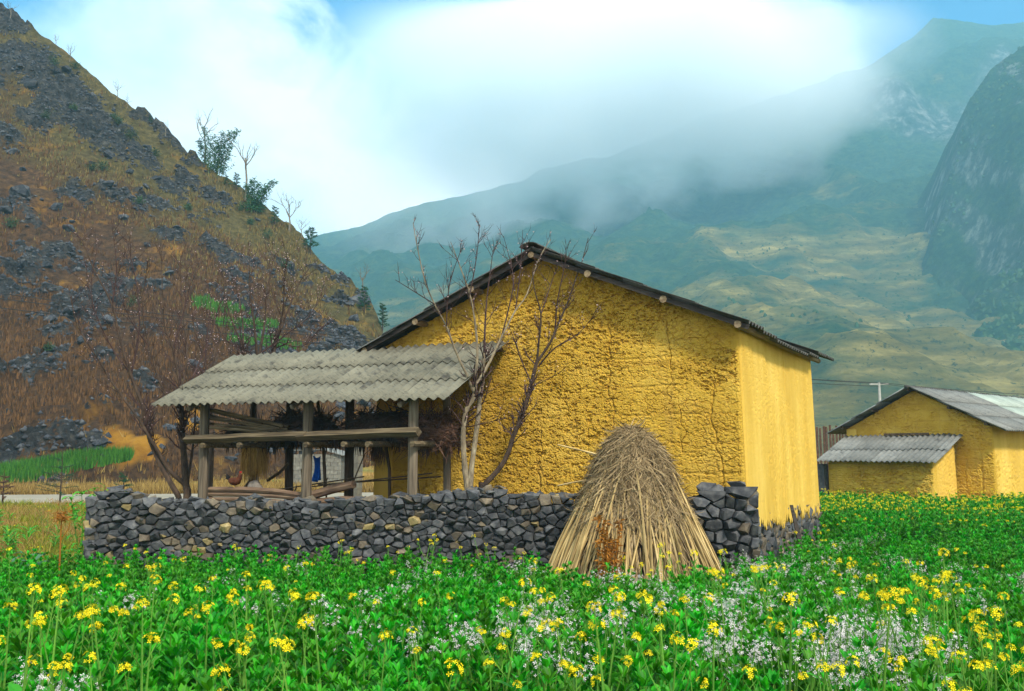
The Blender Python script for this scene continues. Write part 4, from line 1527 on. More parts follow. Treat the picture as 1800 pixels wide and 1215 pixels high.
# rust-brown dried fern leaning on the stack
m_fern = leaf_mat('rust_fern', (0.20, 0.07, 0.008), (0.42, 0.17, 0.02), 0.0, 0.0, 0.25, 0.8, 0.2)
fp = at(1068, 1000, 11.55); fp.z = 0
mb = MB()
for k in range(16):
    a = random.uniform(0, 6.28)
    top = Vector((random.uniform(-0.22, 0.22), random.uniform(0.0, 0.25), random.uniform(0.8, 1.42)))
    b = Vector((random.uniform(-0.08, 0.08), random.uniform(-0.05, 0.05), 0))
    mid_ = (b + top) / 2 + Vector((random.uniform(-.06, .06), -0.04, 0.05))
    mb.tube([b, mid_, top], [0.006, 0.005, 0.002], 4)
    for i in range(46):
        t = random.uniform(0.35, 1.0)
        p = b.lerp(mid_, t * 2) if t < 0.5 else mid_.lerp(top, t * 2 - 1)
        d = Vector((random.gauss(0, 1), random.gauss(0, 0.7), random.gauss(-0.2, 0.6))).normalized()
        mb.tri_ribbon(p, p + d * random.uniform(0.04, 0.11), random.uniform(0.012, 0.03))
tag(mb.build('dried_fern', m_fern, loc=fp), 'rust-brown dried fern standing against the maize stalk stack', 'fern')

# plank leaning on the footing of the house
mb = MB()
A, B = at(1391, 888, 15.15), at(1424, 985, 14.7)
B = Vector((B.x, B.y, 0.0)) + (B - A) * 0.0
d = A - B
mb.box((0, 0, d.length / 2), (0.11, 0.03, d.length), taper=0.5)
pk = mb.build('plank', m_brown_dark, loc=B)
pk.rotation_mode = 'QUATERNION'
pk.rotation_quaternion = d.to_track_quat('Z', 'Y')
tag(pk, 'dark pointed plank leaning against the stone footing of the house', 'plank')

# ------------------------------------------------------------------ second house
H2C = Vector((14.9, 28.5, 0))
H2R = math.radians(-49.0)
W2, D2, E2, A2 = 4.97, 9.5, 2.98, 4.22
h2 = thing('mud_house', 'smaller ochre earth house with grey corrugated roof behind the mustard field', 'house', H2C, H2R)
g2 = (A2 - E2) / (W2 / 2)
earth_wall('gable_wall', h2, m_mud, W2, 0.0, lambda u: E2 + g2 * (W2 / 2 - np.abs(u - W2 / 2)), 0.03, lambda U, Z, o: np.stack([U - W2 + 0.02 * Z * (1 - 2 * U / W2), -o, Z], -1), 201,
           [(W2 - 0.45, 2.4, 0.7, 0.03), (W2 - 0.9, 2.0, 0.7, 0.025), (W2 - 2.4, 3.4, 2.4, 0.014), (W2 - 0.3, 3.0, 2.2, 0.02)], 1.1, batter=0.02)
earth_wall('side_wall', h2, m_plaster, D2 - 0.1, 0.0, lambda u: np.full_like(u, E2), 0.06, lambda U, Z, o: np.stack([o + 0.01, U + 0.1, Z], -1), 211, [(1.2, 2.8, 1.0, 0.02)], 0.6, batter=0.02)
earth_wall('side_wall', h2, m_plaster, D2, 0.0, lambda u: np.full_like(u, E2), 0.2, lambda U, Z, o: np.stack([-W2 - o, D2 - U, Z], -1), 221, [], 0.6, batter=0.02)
earth_wall('back_wall', h2, m_mud, W2, 0.0, lambda u: E2 + g2 * (W2 / 2 - np.abs(u - W2 / 2)), 0.2, lambda U, Z, o: np.stack([-U, D2 + o, Z], -1), 231, [], 0.6, batter=0.02)
r2 = bpy.data.objects.new('roof', None); C.objects.link(r2); r2.parent = h2
SL2 = math.atan(g2)
rt2 = A2 + 0.08
o2 = 0.5
rz2 = lambda x: rt2 - abs(x + W2 / 2) * g2
run2 = (W2 / 2 + o2) / math.cos(SL2)
roof_slope(r2, (o2, -0.35, rz2(o2) + 0.03), (0, 1, 0), (-math.cos(SL2), 0, math.sin(SL2)), 12, 3, 5, 1.22, (run2 - 1.22) / 2, [m_sheet_grey, m_sheet_pale],
           pick=lambda r, c_: 1 if (r >= 1 and c_ >= 5) else 0)
roof_slope(r2, (-W2 - o2, 12 * 5 * PITCH_W + 0.09 - 0.35, rz2(-W2 - o2) + 0.03), (0, -1, 0), (math.cos(SL2), 0, math.sin(SL2)), 12, 3, 5, 1.22, (run2 - 1.22) / 2, [m_sheet_grey])
for k in range(20):
    y = -0.38 + k * 0.53
    mb = MB()
    mb.tube([(0, 0, 0.0), (0, 0.6, -0.02)], [0.085, 0.075], 8, squash=0.75)
    mb.build('ridge_tile', m_sheet_dark, r2, smooth=True, loc=(-W2 / 2, y, rt2 + 0.03))
for x in (-0.1, -1.2, -W2 / 2, -W2 + 1.2, -W2 + 0.1):
    mb = MB(); mb.tube([(x, -0.3, rz2(x) - 0.06), (x, D2 + 0.3, rz2(x) - 0.06)], 0.05, 7); mb.build('purlin', m_dwood, r2)
# lean-to in front of its gable
LX0, LX1, LY = -4.65, -1.15, -1.75
lean = thing('lean_to', 'low ochre lean-to with corrugated roof against the smaller house', 'shed', H2C, H2R)
earth_wall('front_wall', lean, m_mud, LX1 - LX0, 0.0, lambda u: np.full_like(u, 1.93), 0.022, lambda U, Z, o: np.stack([U + LX0 + 0.0, LY - o, Z], -1), 301, [(1.05, 1.95, 0.4, 0.05), (2.9, 1.9, 0.5, 0.025), (0.15, 1.2, 0.3, 0.07)], 1.2, thick=0.3, batter=0.02)
earth_wall('end_wall', lean, m_plaster, -LY - 0.12, 0.0, lambda u: 1.97 + 0.42 * u, 0.05, lambda U, Z, o: np.stack([LX1 + o, LY + 0.1 + U, Z], -1), 311, [], 0.5, thick=0.3, batter=0.01)
earth_wall('end_wall', lean, m_plaster, -LY - 0.12, 0.0, lambda u: 1.93 + 0.42 * (1.73 - u), 0.15, lambda U, Z, o: np.stack([LX0 - o, -0.02 - U, Z], -1), 321, [], 0.5, thick=0.3, batter=0.02)
l2 = bpy.data.objects.new('roof', None); C.objects.link(l2); l2.parent = lean
sl2 = math.atan(0.42)
lrun = (1.75 + 0.32) / math.cos(sl2)
roof_slope(l2, (LX0 - 0.22, LY - 0.34, 1.93 - 0.32 * 0.42 + 0.09), (1, 0, 0), (0, math.cos(sl2), math.sin(sl2)), 5, 2, 5, 1.28, lrun - 1.28 - 0.02, [m_sheet_grey], last_waves=2.5, jit=2.0)
mb = MB(); mb.box(((LX0 + LX1) / 2 + 0.2, -0.12, 2.78), (1.5, 0.07, 0.07)); mb.build('flashing_batten', m_dwood, lean)
# stone post at the left end of the lean-to
mb = MB(); mb.box((LX0 - 0.16, LY - 0.02, 0.9), (0.26, 0.3, 1.8), taper=0.1); mb.build('stone_post', m_stone, lean)
# dark wattle wall behind it
wt_ = thing('wattle_fence', 'brown wattle fence panel behind the smaller house', 'fence', at(1452, 800, 36.5).xy.to_3d(), math.radians(-20))
for k in range(16):
    mb = MB(); mb.tube([(-0.9 + k * 0.12, 0, -0.05), (-0.9 + k * 0.12 + random.uniform(-.02, .02), random.uniform(-.02, .02), random.uniform(3.1, 3.3))], 0.045, 5)
    mb.build('stake', m_brush2, wt_)

# ------------------------------------------------------------------ small block building across the road
m_block = simple('concrete_block', [(0.3, (0.13, 0.12, 0.10)), (0.6, (0.20, 0.19, 0.15)), (0.8, (0.26, 0.245, 0.20))], 6, rvar=0.12)
m_blockj = simple('block_mortar', [(0.3, (0.12, 0.11, 0.09)), (0.7, (0.17, 0.155, 0.12))], 6, rvar=0)
bb = at(540, 850, 46.5)
zb0 = gzf(bb.x, bb.y)
blk = thing('block_hut', 'small grey concrete-block hut across the road behind the woodshed', 'hut', (bb.x - 0.8, bb.y, zb0), math.radians(-6))
bw, bh = 2.55, 1.95
mb = MB(); mb.box((bw / 2, 1.2, bh / 2 - 0.1), (bw - 0.04, 2.36, bh - 0.1)); mb.build('mortar_core', m_blockj, blk)
bme = None
for row in range(9):
    for col in range(7):
        x = col * 0.40 + (0.2 if row % 2 else 0.0)
        w = 0.39
        if x + w > bw + 0.02:
            w = bw - x
        if row % 2 and col == 0:
            mb = MB(); mb.box((0.095, 0, 0.10 + row * 0.2), (0.185, 0.09, 0.188)); mb.build('block', m_block, blk)
        if w < 0.08:
            continue
        if w > 0.385 and bme is not None:
            ob('block', bme, blk, loc=(x + w / 2, 0, 0.10 + row * 0.2))
        else:
            mb = MB(); mb.box((0, 0, 0), (w - 0.01, 0.09, 0.188))
            me = mb.mesh('block', [m_block])
            if w > 0.385: bme = me
            ob('block', me, blk, loc=(x + w / 2, 0, 0.10 + row * 0.2))
mb = MB(); mb.box((bw * 0.3, 1.15, bh + 0.06), (bw * 0.74, 2.7, 0.05), (0, -0.02, 0)); mb.build('roof_slab', m_sheet_grey, blk)
mb = MB(); mb.box((bw * 0.82, 1.15, bh - 0.04), (bw * 0.5, 2.66, 0.05), (0, 0.28, 0)); mb.build('roof_slab', m_sheet_grey, blk)
# pale block pillar at the back corner of the farmhouse
bp = at(622, 850, 22.5)
pil = thing('block_pillar', 'pale concrete-block pillar seen through the woodshed beside the house', 'pillar', (bp.x, bp.y, gzf(bp.x, bp.y)), math.radians(-29))
for row in range(12):
    mb = MB(); mb.box((0, 0, 0), (0.37, 0.19, 0.192)); ob('block', mb.mesh('block', [m_block]), pil, loc=(random.uniform(-.006, .006), random.uniform(-.006, .006), 0.1 + row * 0.2))

# ------------------------------------------------------------------ pole and cables
m_cable = simple('black_cable', [(0.3, (0.02, 0.02, 0.02)), (0.7, (0.04, 0.04, 0.04))], 3, rvar=0)
m_conc = simple('pole_concrete', [(0.3, (0.30, 0.30, 0.28)), (0.7, (0.42, 0.42, 0.38))], 3, rvar=0)
tp = at(1545, 672, 72)
pole = thing('utility_pole', 'slim concrete utility pole rising behind the smaller house', 'pole', (tp.x, tp.y, 0))
mb = MB(); mb.tube([(0, 0, -0.2), (0, 0, tp.z)], [0.17, 0.10], 8); mb.build('shaft', m_conc, pole)
mb = MB(); mb.box((0, 0, tp.z - 0.15), (1.5, 0.1, 0.1)); mb.build('crossarm', m_conc, pole)
for k, (x1, y1, z1, dx) in enumerate(((-42, 36, 11.6, -0.6), (-42, 36, 11.2, 0.6), (-42, 36, 10.7, 0.0))):
    A = Vector((x1, y1, z1)); B = Vector((tp.x + dx, tp.y, tp.z - 0.08 - 0.25 * (k == 2)))
    pts = []
    for i in range(25):
        t = i / 24
        p = A.lerp(B, t); p.z -= 4 * 0.9 * t * (1 - t)
        pts.append(p)
    mb = MB(); mb.tube(pts, 0.02, 4)
    tag(mb.build('power_cable', m_cable), 'thin black power cable running past the hillside to the utility pole', 'cable', 'power cables along the road')
for k, (px, py, Y) in enumerate(((2300, 640, 60), (2300, 668, 60))):
    A = Vector((tp.x + 0.6 * (1 - k), tp.y, tp.z - 0.08)); B = at(px, py + 60, Y)
    pts = []
    for i in range(13):
        t = i / 12
        p = A.lerp(B, t); p.z -= 4 * 0.5 * t * (1 - t)
        pts.append(p)
    mb = MB(); mb.tube(pts, 0.018, 4)
    tag(mb.build('power_cable', m_cable), 'thin black power cable leaving the utility pole above the smaller roof', 'cable', 'power cables behind the smaller house')
# ------------------------------------------------------------------ boulders, stones and dry grass on the hillside
m_boulder = simple('hill_rock', [(0.28, (0.012, 0.014, 0.018)), (0.5, (0.038, 0.042, 0.050)), (0.72, (0.10, 0.10, 0.095))], 2.2, rough=0.9, bscale=7, bstr=1.0, bdist=0.08, rvar=0.35, detail=9)
bould = []
for k in range(14):
    pts = []
    for j in range(20):
        q = Vector((random.gauss(0, 1), random.gauss(0, 1), random.gauss(0, 1))).normalized()
        s = random.uniform(0.75, 1.15)
        pts.append((q.x * s * 1.25, q.y * s, q.z * s * 0.7))
    bould.append(hull_mesh('boulder', pts, [m_boulder]))
nb = 0
tries = 0
sil = lambda px: float(np.interp(px, [r[0] for r in RIDGE], [r[1] for r in RIDGE]))
while nb < 130 and tries < 4000:
    tries += 1
    px = random.uniform(-10, 640)
    top = sil(px) + 12
    py = random.uniform(top, 835)
    if fbm(np.array([px / 80]), np.array([py / 55]), 88, 3)[0] < 0.47 and random.random() < 0.8:
        continue
    p, n = on_hill(px, py)
    if p is None:
        continue
    s = random.choice((0.25, 0.3, 0.35, 0.45, 0.6, 0.8)) * random.uniform(0.8, 1.25) * p.y / 80
    o = ob('boulder', bould[nb % 14], loc=p + Vector((0, 0, s * 0.12)), rot=(random.uniform(-0.5, 0.5), random.uniform(-0.15, 0.7), random.uniform(0, 6.28)), scale=(s, s, s * random.uniform(0.7, 1.1)))
    tag(o, 'grey angular boulder lying on the dry brown hillside', 'boulder', 'boulders scattered over the hillside')
    nb += 1


def tri_tufts(name, P, hgt, width, nblade, m, seed, lean=0.35, label=None, cat=None, kind='stuff'):
    """blades of grass as single tapering triangles, all in one mesh"""
    r = np.random.default_rng(seed)
    n = len(P)
    P = np.repeat(P, nblade, 0)
    N = len(P)
    h = hgt[0] + (hgt[1] - hgt[0]) * r.random(N)
    a = r.random(N) * 2 * np.pi
    off = np.stack([np.cos(a), np.sin(a), 0 * a], 1)
    spread = (r.random((N, 1)) * 0.25) * h[:, None]
    base = P + off * spread
    tip = base + off * (h * lean * r.random(N))[:, None] + np.stack([0 * a, 0 * a, h], 1)
    b = r.random(N) * 2 * np.pi
    sd = np.stack([np.cos(b), np.sin(b), 0 * b], 1) * (width * (0.6 + 0.8 * r.random(N)))[:, None] * 0.5
    base[:, 2] -= 0.03
    V = np.stack([base - sd, base + sd, tip], 1).reshape(-1, 3)
    F = np.arange(N * 3).reshape(-1, 3)
    return tag(ob(name, mesh_np(name, V, F, [m])), label, cat, kind=kind)


m_dry1 = leaf_mat('dry_grass_brown', (0.045, 0.025, 0.014), (0.20, 0.105, 0.042), 0, 0, 0.2, 0.9, 0.05)
m_dry2 = leaf_mat('dry_grass_gold', (0.07, 0.052, 0.018), (0.28, 0.21, 0.07), 0, 0, 0.2, 0.9, 0.05)
Pv = np.stack([HX, HYd, HZ], -1)
r_ = np.random.default_rng(4)
fi = r_.integers(0, HX.shape[0] - 1, 90000); fj = r_.integers(4, 212, 90000)
u_ = r_.random((90000, 1)); w_ = r_.random((90000, 1))
pos = (Pv[fi, fj] * (1 - u_) + Pv[fi + 1, fj] * u_) * (1 - w_) + (Pv[fi, fj + 1] * (1 - u_) + Pv[fi + 1, fj + 1] * u_) * w_
rk_ = rock[fi, fj]; up_ = HT[fi, fj]
nn = fbm(pos[:, 0] * 0.25, pos[:, 1] * 0.25, 14, 4)
vis = (pos[:, 0] / pos[:, 1] > -0.62) & (rk_ < 0.45) & (nn + r_.normal(0, 0.06, len(nn)) > 0.42)
soilv = soil[fi, fj] < 0.4
gold = (up_ + r_.normal(0, 0.18, len(up_)) > 0.72)
tri_tufts('dry_grass', pos[vis & ~gold & soilv], (0.15, 0.55), 0.10, 4, m_dry1, 1, label='brown dry grass covering the rocky hillside', cat='grass')
tri_tufts('dry_grass', pos[vis & gold & soilv], (0.12, 0.45), 0.10, 4, m_dry2, 2, label='golden dry grass along the upper hillside', cat='grass')
# scree
ok = (rk_ > 0.25) & (r_.random(len(rk_)) < 0.5) & (pos[:, 0] / pos[:, 1] > -0.62)
sp = pos[ok][:6000]
oct_ = np.array([(1, 0, 0), (0, 1, 0), (-1, 0, 0), (0, -1, 0), (0, 0, 0.8), (0, 0, -0.6)], float)
of = np.array([(0, 1, 4), (1, 2, 4), (2, 3, 4), (3, 0, 4), (1, 0, 5), (2, 1, 5), (3, 2, 5), (0, 3, 5)])
sz = r_.uniform(0.06, 0.28, (len(sp), 1, 1)) * r_.uniform(0.6, 1.4, (len(sp), 6, 3))
V = oct_[None] * sz + sp[:, None, :]
tag(ob('scree', mesh_np('scree', V.reshape(-1, 3), (of[None] + (np.arange(len(sp)) * 6)[:, None, None]).reshape(-1, 3), [m_boulder])), 'small grey broken stones strewn over the hillside', 'scree', kind='stuff')


# green strips of crop on the hillside and beside the road
def hit_any(px, py):
    p, n = on_hill(px, py)
    g = hit_ground(px, py)
    if p is None:
        return g
    if g is not None and g.y < p.y:
        return g
    return p


def in_poly(x, y, poly):
    c_ = False
    j = len(poly) - 1
    for i in range(len(poly)):
        xi, yi = poly[i]; xj, yj = poly[j]
        if (yi > y) != (yj > y) and x < (xj - xi) * (y - yi) / (yj - yi) + xi:
            c_ = not c_
        j = i
    return c_


m_crop = leaf_mat('young_crop', (0.015, 0.10, 0.012), (0.10, 0.29, 0.03), 0, 0, 0.3, 0.6, 0.2)
strip = [(-30, 832), (60, 818), (150, 801), (205, 798), (232, 800), (228, 810), (150, 826), (60, 846), (-30, 856)]
pts = []
for k in range(12000):
    px, py = random.uniform(-30, 232), random.uniform(796, 858)
    if in_poly(px, py, strip):
        p, n = on_hill(px, py)
        if p is None or (p.y > 56):
            p = hit_ground(px, py) or p
        if p is not None:
            pts.append(tuple(p))
    if len(pts) >= 3800:
        break
tri_tufts('roadside_crop', np.array(pts), (0.2, 0.6), 0.06, 4, m_crop, 5, label='bright green strip of young crop above the road', cat='crop')
pts = []
for (cx_, cy_, rx_, ry_) in ((355, 533, 14, 6), (385, 542, 34, 7), (400, 571, 22, 5), (440, 573, 30, 6), (475, 573, 14, 5), (425, 600, 16, 5), (470, 602, 22, 6), (500, 606, 20, 5)):
    for k in range(int(rx_ * 14)):
        a, rr = random.uniform(0, 6.28), abs(random.gauss(0, 0.6))
        p, n = on_hill(cx_ + rx_ * rr * math.cos(a), cy_ + ry_ * rr * math.sin(a) + 0.12 * rx_ * rr * math.cos(a))
        if p is not None:
            pts.append(tuple(p))
tri_tufts('terrace_crop', np.array(pts), (0.25, 0.55), 0.12, 4, m_crop, 6, label='vivid green crop on small terraces of the hillside', cat='crop')

# ------------------------------------------------------------------ trees
m_bark = simple('grey_bark', [(0.3, (0.10, 0.08, 0.055)), (0.55, (0.24, 0.19, 0.12)), (0.75, (0.40, 0.36, 0.24))], 14, (1, 1, 0.4), rvar=0.1, bstr=0.8, bdist=0.01)
m_bark2 = simple('brown_bark', [(0.3, (0.028, 0.018, 0.013)), (0.6, (0.07, 0.045, 0.03)), (0.8, (0.14, 0.095, 0.06))], 14, (1, 1, 0.4), rvar=0.1, bstr=0.8, bdist=0.01)
m_twig = simple('purple_brown_twig', [(0.3, (0.026, 0.014, 0.013)), (0.7, (0.07, 0.038, 0.034))], 8, rvar=0.1)
m_blossom = leaf_mat('pale_pink_blossom', (0.40, 0.27, 0.27), (0.58, 0.46, 0.44), 0, 0, 0.3, 0.6, 0.1)
m_farbark = simple('far_bark', [(0.3, (0.10, 0.085, 0.06)), (0.7, (0.22, 0.19, 0.14))], 4, rvar=0.1)


def smooth_path(P, sub=3):
    out = []
    n = len(P)
    for i in range(n - 1):
        p0, p1, p2, p3 = P[max(i - 1, 0)], P[i], P[i + 1], P[min(i + 2, n - 1)]
        for k in range(sub):
            t = k / sub
            out.append(0.5 * ((2 * p1) + (p2 - p0) * t + (2 * p0 - 5 * p1 + 4 * p2 - p3) * t * t + (3 * p1 - p0 - 3 * p2 + p3) * t ** 3))
    out.append(P[-1])
    return out


def add_blossom(mb, p, s):
    for k in range(2):
        a = Vector((random.gauss(0, 1), random.gauss(0, 1), random.gauss(0, 1))).normalized() * s
        b = a.orthogonal().normalized() * s
        mb.add([tuple(p - a), tuple(p + b), tuple(p + a), tuple(p - b)], [(0, 1, 2, 3)])


def traced_tree(name, label, Y, stems, branches, trunk_mat, twig_len, twig_n, blossoms, seed, bsize=0.012, subs=2):
    random.seed(seed)
    base = at(*stems[0][0][0], Y)
    zb_ = gzf(base.x, base.y)
    root = thing(name, label, 'tree', (base.x, base.y, zb_))
    o = Vector((base.x, base.y, zb_))
    allp = []
    mb = MB()
    for (pxs, r0, r1, dd) in stems:
        n = len(pxs)
        P = [at(x, y, Y + dd * (i / max(1, n - 1))) - o for i, (x, y) in enumerate(pxs)]
        if P[0].z > 0.05 and pxs is stems[0][0] or P[0].z < 0.7:
            P = [Vector((P[0].x, P[0].y, -0.05))] + P
        P = smooth_path(P)
        m_ = len(P)
        mb.tube(P, [r0 + (r1 - r0) * i / (m_ - 1) for i in range(m_)], 8, wob=0.10)
        allp.append((P, 0.5, r1))
    mb.build('trunk', trunk_mat, root)
    for (pxs, r0, r1, dd) in branches:
        n = len(pxs)
        s0, s1 = (dd if hasattr(dd, '__len__') else (0.0, dd))
        P = [at(x, y, Y + s0 + (s1 - s0) * (i / max(1, n - 1))) - o for i, (x, y) in enumerate(pxs)]
        P = smooth_path(P)
        m_ = len(P)
        mb = MB()
        mb.tube(P, [r0 + (r1 - r0) * i / (m_ - 1) for i in range(m_)], 6, wob=0.08)
        mb.build('branch', trunk_mat if r0 > 0.02 else m_twig, root)
        allp.append((P, 0.12, r1))
    mt = MB(); fl = MB()

    def twig(p, d, L, r, lev):
        pts = [p]
        q = p
        dd_ = d.copy()
        ns = 4
        for i in range(ns):
            dd_ = (dd_ + Vector((random.gauss(0, 0.12), random.gauss(0, 0.12), random.gauss(0.06, 0.08)))).normalized()
            q = q + dd_ * (L / ns)
            pts.append(q)
        mt.tube(pts, [r, r * 0.85, r * 0.7, r * 0.5, r * 0.25], 3, caps=False)
        for i in range(1, 5):
            if random.random() < blossoms:
                add_blossom(fl, pts[i] + Vector((random.uniform(-.02, .02), random.uniform(-.02, .02), random.uniform(-.02, .02))), random.uniform(0.7, 1.3) * bsize)
        if lev > 0:
            for i in range(random.randint(2, 4)):
                t = random.randint(1, 3)
                nd_ = (dd_ * 0.7 + Vector((random.gauss(0, 0.55), random.gauss(0, 0.55), random.gauss(0.25, 0.3)))).normalized()
                twig(pts[t], nd_, L * random.uniform(0.35, 0.65), r * 0.6, lev - 1)

    for (P, t0, rr) in allp:
        m_ = len(P)
        L = sum((P[i + 1] - P[i]).length for i in range(m_ - 1))
        for k in range(int(L * twig_n)):
            t = t0 + (1 - t0) * random.random()
            i = min(int(t * (m_ - 1)), m_ - 2)
            p = P[i].lerp(P[i + 1], t * (m_ - 1) - i)
            tan = (P[i + 1] - P[i]).normalized()
            d = (tan * 0.8 + Vector((random.gauss(0, 0.6), random.gauss(0, 0.6), random.gauss(0.25, 0.3)))).normalized()
            twig(p, d, twig_len * random.uniform(0.4, 1.1) * (1.15 - 0.5 * t), max(0.006, rr * 0.5), subs - 1)
    tag(mt.build('twigs', m_twig, root), kind='stuff')
    if fl.n:
        tag(fl.build('blossoms', m_blossom, root), kind='stuff')
    return root


traced_tree('peach_tree', 'bare peach tree with two pale twin trunks before the ochre gable', 14.75,
            [([(822, 874), (818, 835), (815, 797), (814, 768), (816, 738), (821, 718), (833, 699), (835, 674)], 0.052, 0.034, 0.0),
             ([(826, 871), (829, 822), (835, 773), (842, 723), (843, 699), (848, 671), (851, 620)], 0.048, 0.026, 0.12)],
            [([(833, 690), (820, 658), (808, 634), (796, 605), (785, 574), (764, 535), (747, 494), (733, 432), (726, 392)], 0.026, 0.005, -0.3),
             ([(835, 676), (839, 625), (836, 574), (826, 518), (809, 470), (792, 425)], 0.028, 0.005, -0.2),
             ([(838, 676), (855, 647), (870, 617), (881, 594), (906, 546), (926, 518), (947, 456), (968, 421)], 0.028, 0.005, 0.15),
             ([(851, 620), (854, 546), (861, 484), (868, 432)], 0.02, 0.004, 0.35),
             ([(881, 594), (897, 530), (902, 484), (885, 415)], 0.015, 0.004, (0.1, 0.3)),
             ([(906, 546), (915, 470), (919, 404)], 0.012, 0.004, (0.15, 0.4)),
             ([(764, 535), (740, 520), (695, 492)], 0.011, 0.004, (-0.2, -0.5)),
             ([(826, 518), (838, 450), (843, 394)], 0.012, 0.004, (-0.2, -0.1)),
             ([(785, 574), (790, 500), (816, 425)], 0.012, 0.004, (-0.2, -0.5)),
             ([(817, 750), (835, 748), (890, 735)], 0.007, 0.004, -0.2)],
            m_bark, 0.55, 7.0, 0.10, 11)
traced_tree('peach_tree', 'bare dark peach tree leaning right in front of the ochre gable', 14.95,
            [([(846, 862), (850, 854), (875, 827), (892, 800), (902, 768), (915, 738), (927, 699), (934, 674), (944, 635)], 0.05, 0.028, 0.0)],
            [([(944, 635), (947, 601), (951, 553), (940, 511), (935, 470)], 0.024, 0.005, -0.2),
             ([(944, 637), (968, 601), (982, 567), (999, 529), (1013, 487), (1023, 460), (1034, 418)], 0.027, 0.005, 0.15),
             ([(975, 590), (980, 529), (992, 470), (997, 435)], 0.016, 0.004, (0.1, -0.2)),
             ([(947, 643), (975, 612), (1016, 587), (1040, 560)], 0.015, 0.004, -0.4),
             ([(934, 674), (915, 630), (905, 600), (890, 560)], 0.012, 0.004, -0.3),
             ([(951, 553), (965, 510), (975, 480)], 0.012, 0.004, (-0.1, 0.3)),
             ([(934, 680), (960, 668), (985, 655)], 0.007, 0.003, -0.2)],
            m_bark2, 0.5, 7.0, 0.10, 12)
traced_tree('peach_tree', 'tall many-stemmed bare peach tree left of the woodshed', 17.6,
            [([(329, 876), (327, 853), (324, 810), (321, 770), (319, 721), (318, 690)], 0.085, 0.04, 0.1),
             ([(314, 876), (311, 868), (284, 820), (263, 770), (251, 713)], 0.06, 0.036, -0.2),
             ([(327, 855), (296, 824), (270, 780), (247, 741)], 0.04, 0.026, -0.35),
             ([(329, 850), (338, 795), (340, 770)], 0.03, 0.02, 0.4)],
            [([(251, 713), (230, 659), (210, 593), (197, 536), (165, 474), (144, 420)], 0.034, 0.006, (-0.2, -0.6)),
             ([(247, 741), (193, 667), (177, 639), (136, 573), (125, 520)], 0.024, 0.006, (-0.35, -0.9)),
             ([(230, 659), (245, 580), (240, 500), (222, 420)], 0.02, 0.005, (-0.25, 0.1)),
             ([(197, 536), (205, 470), (197, 400)], 0.014, 0.004, (-0.3, -0.3)),
             ([(318, 690), (304, 614), (288, 565), (284, 441)], 0.026, 0.005, (0.1, -0.3)),
             ([(319, 721), (288, 688), (262, 610), (250, 540), (262, 450)], 0.024, 0.005, (0.1, -0.5)),
             ([(318, 690), (329, 630), (320, 540), (317, 453)], 0.022, 0.005, (0.1, 0.5)),
             ([(319, 710), (345, 650), (370, 590), (390, 520)], 0.02, 0.005, (0.1, 1.2)),
             ([(304, 614), (325, 540), (340, 470)], 0.014, 0.004, (0.0, 0.4)),
             ([(262, 610), (228, 560), (205, 500)], 0.013, 0.004, (-0.2, -0.6)),
             ([(340, 770), (345, 700), (342, 640)], 0.018, 0.004, (0.4, 0.7)),
             ([(230, 659), (190, 600), (160, 520), (170, 440)], 0.016, 0.004, (-0.2, -0.5))],
            m_bark2, 0.75, 8.5, 0.08, 13, 0.010)
traced_tree('peach_tree', 'spreading blossoming peach tree rising behind the corrugated shed roof', 21.0,
            [([(452, 760), (452, 700), (453, 640)], 0.08, 0.06, 0.0), ([(455, 700), (475, 640), (486, 600)], 0.05, 0.035, 0.2), ([(451, 720), (432, 650), (428, 610)], 0.045, 0.03, -0.2)],
            [([(453, 640), (448, 580), (440, 520), (438, 455)], 0.035, 0.006, -0.3), ([(453, 640), (465, 570), (470, 510), (482, 450)], 0.035, 0.006, 0.4),
             ([(486, 600), (505, 550), (525, 500), (545, 470)], 0.028, 0.006, (0.2, 0.6)), ([(486, 600), (498, 540), (500, 480), (510, 445)], 0.026, 0.006, (0.2, -0.5)),
             ([(428, 610), (410, 570), (395, 520), (390, 470)], 0.026, 0.006, (-0.2, -0.5)), ([(428, 610), (425, 550), (412, 490)], 0.024, 0.006, (-0.2, 0.5)),
             ([(460, 620), (500, 590), (540, 560), (565, 520)], 0.02, 0.005, (0, 0.3)), ([(440, 620), (400, 600), (372, 560)], 0.02, 0.005, (0, -0.3)),
             ([(486, 600), (530, 610), (560, 580), (590, 560)], 0.016, 0.005, (0.2, 0.2))],
            m_bark2, 0.85, 9.5, 0.2, 14, 0.012)
traced_tree('peach_tree', 'low blossoming peach tree between the hillside and the left end of the shed', 20.0,
            [([(372, 790), (371, 720), (368, 672)], 0.06, 0.045, 0.0)],
            [([(368, 672), (355, 620), (340, 570), (335, 510)], 0.03, 0.006, -0.3), ([(368, 672), (378, 620), (392, 575), (395, 540)], 0.028, 0.006, 0.3),
             ([(368, 680), (340, 650), (315, 610)], 0.02, 0.005, -0.4), ([(370, 690), (400, 650), (425, 620)], 0.02, 0.005, 0.4), ([(360, 640), (365, 580), (372, 520)], 0.02, 0.005, 0.0)],
            m_bark2, 0.75, 7.0, 0.18, 15, 0.012)
random.seed(99)


